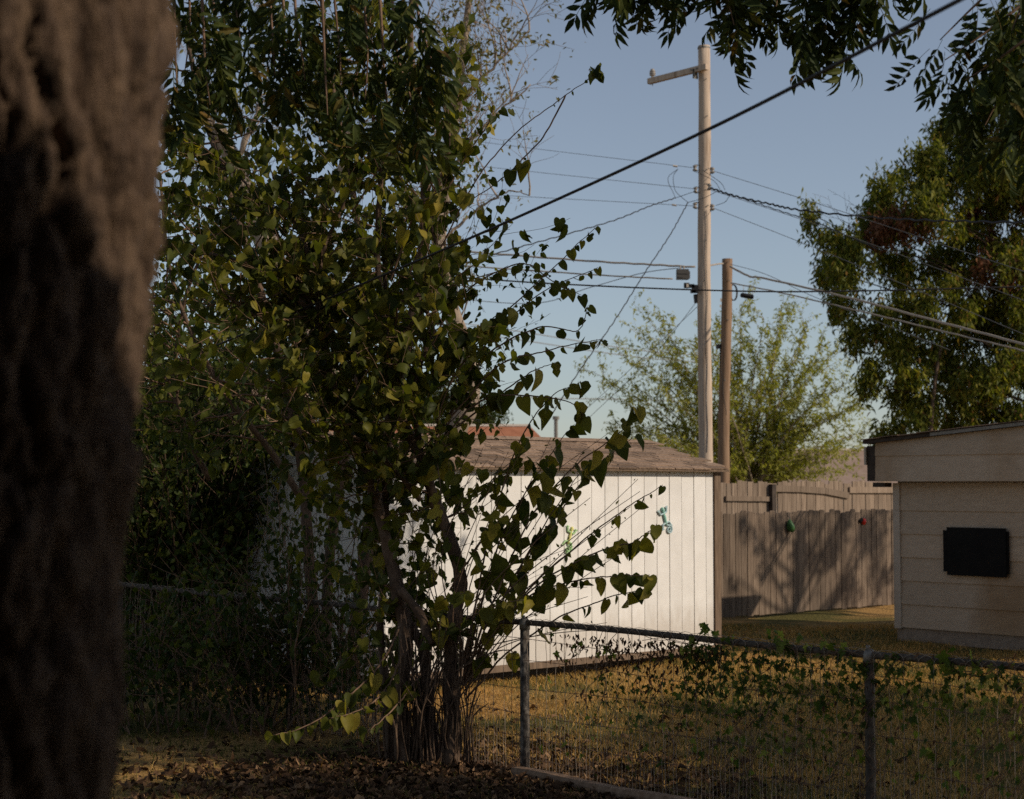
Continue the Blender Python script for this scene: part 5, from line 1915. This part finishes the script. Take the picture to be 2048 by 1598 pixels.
tt_ = [9.4, 9.0, 9.6, 9.8, 7.4, 8.2, 8.8, 7.9, 8.3, 8.1, 8.0, 8.6, 7.6, 9.0, 8.4, 7.4, 7.8, 8.8, 7.6, 8.8, 8.2, 9.4, 8.4, 9.2, 9.8, 10.4, 9.6, 10.2, 11.0, 11.2, 10.6, 11.6, 9.4]
shade_tree('shade_tree', 'leafy yard tree outside the picture at right, crown extended to cast shade', (11.2, 8.6, 0),
           [(x + t * math.sin(SUN_AZ), y + t * math.cos(SUN_AZ), t * math.tan(SUN_EL), r * (1.1 if x > -1 else 1.35)) for (x, y, r), t in zip(SH, tt_)], dens=4200)
# targets on the picket fence: x along it from its left end, height
FS = [(3.6, 1.5, .30), (4.1, .9, .28), (4.5, 1.55, .34), (4.9, 1.0, .36), (5.3, 1.5, .34), (5.5, .6, .38), (5.9, 1.1, .40), (6.2, 1.7, .36), (6.4, .5, .42), (6.8, 1.0, .45), (7.2, .5, .45), (4.7, .4, .22), (4.0, 1.7, .2), (5.0, 2.0, .3), (5.9, 2.1, .3), (3.4, .6, .22), (3.9, 1.25, .26), (6.6, 1.5, .4), (7.0, 1.4, .42), (5.2, .95, .25), (4.4, 1.15, .22)]
cl = []
for k, (s_, z_, r_) in enumerate(FS):
    q_ = FO + U * s_
    t_ = 10.4 + .8 * math.sin(k * 2.3)
    cl.append((q_.x + t_ * math.sin(SUN_AZ), q_.y + t_ * math.cos(SUN_AZ), z_ + t_ * math.tan(SUN_EL), r_))
q_ = FO + U * 4.2
shade_tree('shade_tree', 'open-crowned tree behind the garage just outside the picture', (q_.x + 10.4 * math.sin(SUN_AZ), q_.y + 10.4 * math.cos(SUN_AZ), 0), cl, size=.10, dens=3600)

# ------------------------------------------------------------------ vines on the wire fence
def build_vines():
    t = thing('fence_vine', 'climbing vine with lobed leaves straggling over the wire fence', 'vine', fpt(1.5, 0))
    gs, gl, gd = Geo(), Geo(), Geo()
    shapes = []
    for k in range(4):
        v, q, tt = ivy_leaf(k)
        gg = Geo()
        gg.add(v, q, tt)
        shapes.append(((v, q, tt), gg.mesh('leaf', MAT['vine_leaf'])))
    cnt = [0]
    def leaf(q, size, part=True):
        tip = np.array([rng.normal() * .5, rng.normal() * .4, -.7])
        nor = arr(WN) * 1.0 + rng.normal(size=3) * .5 + np.array([.3, 0, .3])
        M = frames(tip[None], nor[None], np.array([size]))[0]
        k = rng.integers(0, 4)
        if part and cnt[0] < 290:
            m4 = Matrix.Identity(4)
            for a_ in range(3):
                for c_ in range(3):
                    m4[a_][c_] = M[a_][c_]
            m4.translation = Vector(q)
            link('leaf', shapes[k][1], t, M=m4)
            cnt[0] += 1
        else:
            gl.inst(*shapes[k][0], M[None], np.array([q]))
    def at(px, py, off=.03):
        s, h = fence_at(px, py)
        return arr(fpt(s, h, off + rng.normal() * .02))
    # stems wandering over the wires
    for k in range(58):
        x = 1120 + 960 * rng.random()
        s, _ = fence_at(x, 1300)
        h = rng.random() * .3
        pts = [fpt(s, h, .035)]
        for j in range(9):
            s += rng.normal() * .05 + .03
            h += .05 + .09 * rng.random()
            if h > FH + .06:
                break
            pts.append(fpt(s, h, .03 + rng.normal() * .012))
        if len(pts) < 3:
            continue
        p = smooth_path(pts, 4 * len(pts))
        gs.tube(p, .0022, 4, cap=False)
    for k in range(26):
        s, h = fence_at(1150 + 900 * rng.random(), 1300)
        h = FH - .02
        pts = [fpt(s + .13 * j, h + rng.normal() * .03, .02 + rng.normal() * .02) for j in range(6)]
        gs.tube(smooth_path(pts, 22), .002, 4, cap=False)
    gs.obj('vine_stems', MAT['twig'], t, smooth=True)
    # bright leaves standing above and along the rail, then scattered below
    for (x0, x1, n, dy0, dy1, sz) in ((1390, 1480, 14, -30, 8, .062), (1540, 1700, 26, -30, 6, .06), (1860, 1960, 9, -28, 20, .075), (1700, 2048, 18, -10, 14, .05), (1000, 1400, 10, 5, 60, .05)):
        for _ in range(n):
            x = x0 + (x1 - x0) * rng.random()
            yr = np.interp(x, [1045, 1450, 1730, 2048], [1243, 1275, 1305, 1335])
            leaf(at(x, yr + dy0 + (dy1 - dy0) * rng.random()), sz * (.7 + .6 * rng.random()))
    for _ in range(215):
        x = 1080 + 968 * rng.random() ** .8
        yr = np.interp(x, [1045, 1450, 1730, 2048], [1243, 1275, 1305, 1335])
        y = yr + 15 + 250 * rng.random() ** 1.2
        leaf(at(x, y), .05 * (.65 + .7 * rng.random()))
    # dense green patch under the rail right of the shed
    for _ in range(760):
        x = 1380 + 668 * rng.random() ** 1.5
        y = np.interp(x, [1045, 1450, 1730, 2048], [1243, 1275, 1305, 1335]) + 12 + abs(rng.normal()) * (40 + 60 * rng.random())
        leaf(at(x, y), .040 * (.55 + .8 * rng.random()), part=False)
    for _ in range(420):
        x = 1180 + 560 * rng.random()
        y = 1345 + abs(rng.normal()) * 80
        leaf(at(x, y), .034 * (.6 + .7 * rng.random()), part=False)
    gl.obj('dense_leaves', MAT['shaded_vine_leaf'], t, kind='stuff')
    # shrivelled brown leaves hanging under the rail before the white wall
    pts = []
    for _ in range(430):
        x = 1110 + 340 * rng.random() ** .8
        yr = np.interp(x, [1045, 1450], [1243, 1275])
        pts.append(at(x, yr + 14 + abs(rng.normal()) * 45))
    M = leaf_frames(len(pts), .036, 1.6, .4)
    gd.inst(*simple_leaf(.42, .9, .5), M, np.array(pts))
    pts = [at(1100 + 948 * rng.random(), 1300 + 270 * rng.random()) for _ in range(260)]
    gd.inst(*simple_leaf(.42, .9, .5), leaf_frames(len(pts), .035, 1.2, .4), np.array(pts))
    gd.obj('dry_leaves', MAT['dry_leaf'], t, kind='stuff')
build_vines()

# ------------------------------------------------------------------ grass and fallen leaves
def blades(name, n, region, mat, h, w, seed, dens=None):
    r = np.random.default_rng(seed)
    x0, x1, y0, y1 = region
    X = x0 + (x1 - x0) * r.random(n)
    Y = y0 + (y1 - y0) * r.random(n) ** 1.25
    if dens is not None:
        k = dens(X, Y) > r.random(n)
        X, Y = X[k], Y[k]
    n = len(X)
    Z = gz(X, Y) - .004
    a = r.random(n) * 2 * np.pi
    lean = r.normal(size=(n, 2)) * .55
    hh = h * (.5 + r.random(n))
    b = np.stack([X, Y, Z], 1)
    sx = np.stack([np.cos(a), np.sin(a), np.zeros(n)], 1) * (w * (.6 + .8 * r.random(n)))[:, None]
    tip = b + np.stack([lean[:, 0] * hh, lean[:, 1] * hh, hh * .8], 1)
    mid = b + np.stack([lean[:, 0] * hh * .3, lean[:, 1] * hh * .3, hh * .5], 1)
    V = np.stack([b - sx, b + sx, mid + sx * .7, mid - sx * .7, tip], 1).reshape(-1, 3)
    o = np.arange(n)[:, None] * 5
    g = Geo()
    g.add(V, np.array([[0, 1, 2, 3]]) + o, np.array([[3, 2, 4]]) + o)
    return g.obj(name, mat, kind='stuff')
def yard(X, Y):
    s = (X - FA.x) * N.x + (Y - FA.y) * N.y
    o = (X - FA.x) * WN.x + (Y - FA.y) * WN.y
    return s, o
d1 = lambda X, Y: np.where(yard(X, Y)[1] < -.05, .95, .12) * (.35 + .65 * (np.sin(X * 2.1 + Y) * np.sin(Y * 1.7 - X) > -.55))
o = blades('dry_grass', 150000, (-3.5, 7.5, 8.6, 24), MAT['grass'], .055, .0034, 1, d1)
tag(o, 'short dry tan lawn grass behind the wire fence', 'grass')
d2 = lambda X, Y: np.where(yard(X, Y)[1] > -.05, .8, np.where(X > 1.3, .9, .42)) * (.25 + .75 * (np.sin(X * 1.3 + 2 + Y * .8) * np.sin(Y * 1.1 + X * .7) > -.2))
o = blades('green_grass', 110000, (-4.5, 5.5, 8.0, 24), MAT['green_grass'], .05, .0032, 2, d2)
tag(o, 'thin green lawn grass in front of and beyond the fence', 'grass')

def litter():
    r = np.random.default_rng(5)
    n = 8200
    c = np.array([P(850, 1500, 11.9).x, 11.6])
    X = c[0] + r.normal(size=n) * 1.0 + .15
    Y = c[1] - .35 + r.normal(size=n) * .75
    m = 1500
    s = r.random(m) * 4.5 - .5
    q = np.array([[FA.x + N.x * a + WN.x * b, FA.y + N.y * a + WN.y * b] for a, b in zip(s, r.normal(size=m) * .22 + .12)])
    X = np.concatenate([X, q[:, 0], -3 + 6 * r.random(900)])
    Y = np.concatenate([Y, q[:, 1], 9 + 7 * r.random(900)])
    Z = gz(X, Y) + .006 + .02 * r.random(len(X))
    n = len(X)
    tip = np.stack([r.normal(size=n), r.normal(size=n), r.normal(size=n) * .35], 1)
    nor = np.stack([r.normal(size=n) * .55, r.normal(size=n) * .55, np.ones(n)], 1)
    M = frames(tip, nor, .028 + .058 * r.random(n) ** 1.4)
    g = Geo()
    k = r.integers(0, 3, n)
    pos = np.stack([X, Y, Z], 1)
    for j, tm in enumerate((simple_leaf(.6, .8, .5), simple_leaf(.5, -.6, -.3), heart_leaf(.7, .6, .6, seed=3))):
        g.inst(*tm, M[k == j], pos[k == j])
    o = g.obj('fallen_leaves', MAT['litter'], kind='stuff')
    tag(o, 'brown fallen leaves heaped around the mulberry and along the fence foot', 'leaves')
litter()
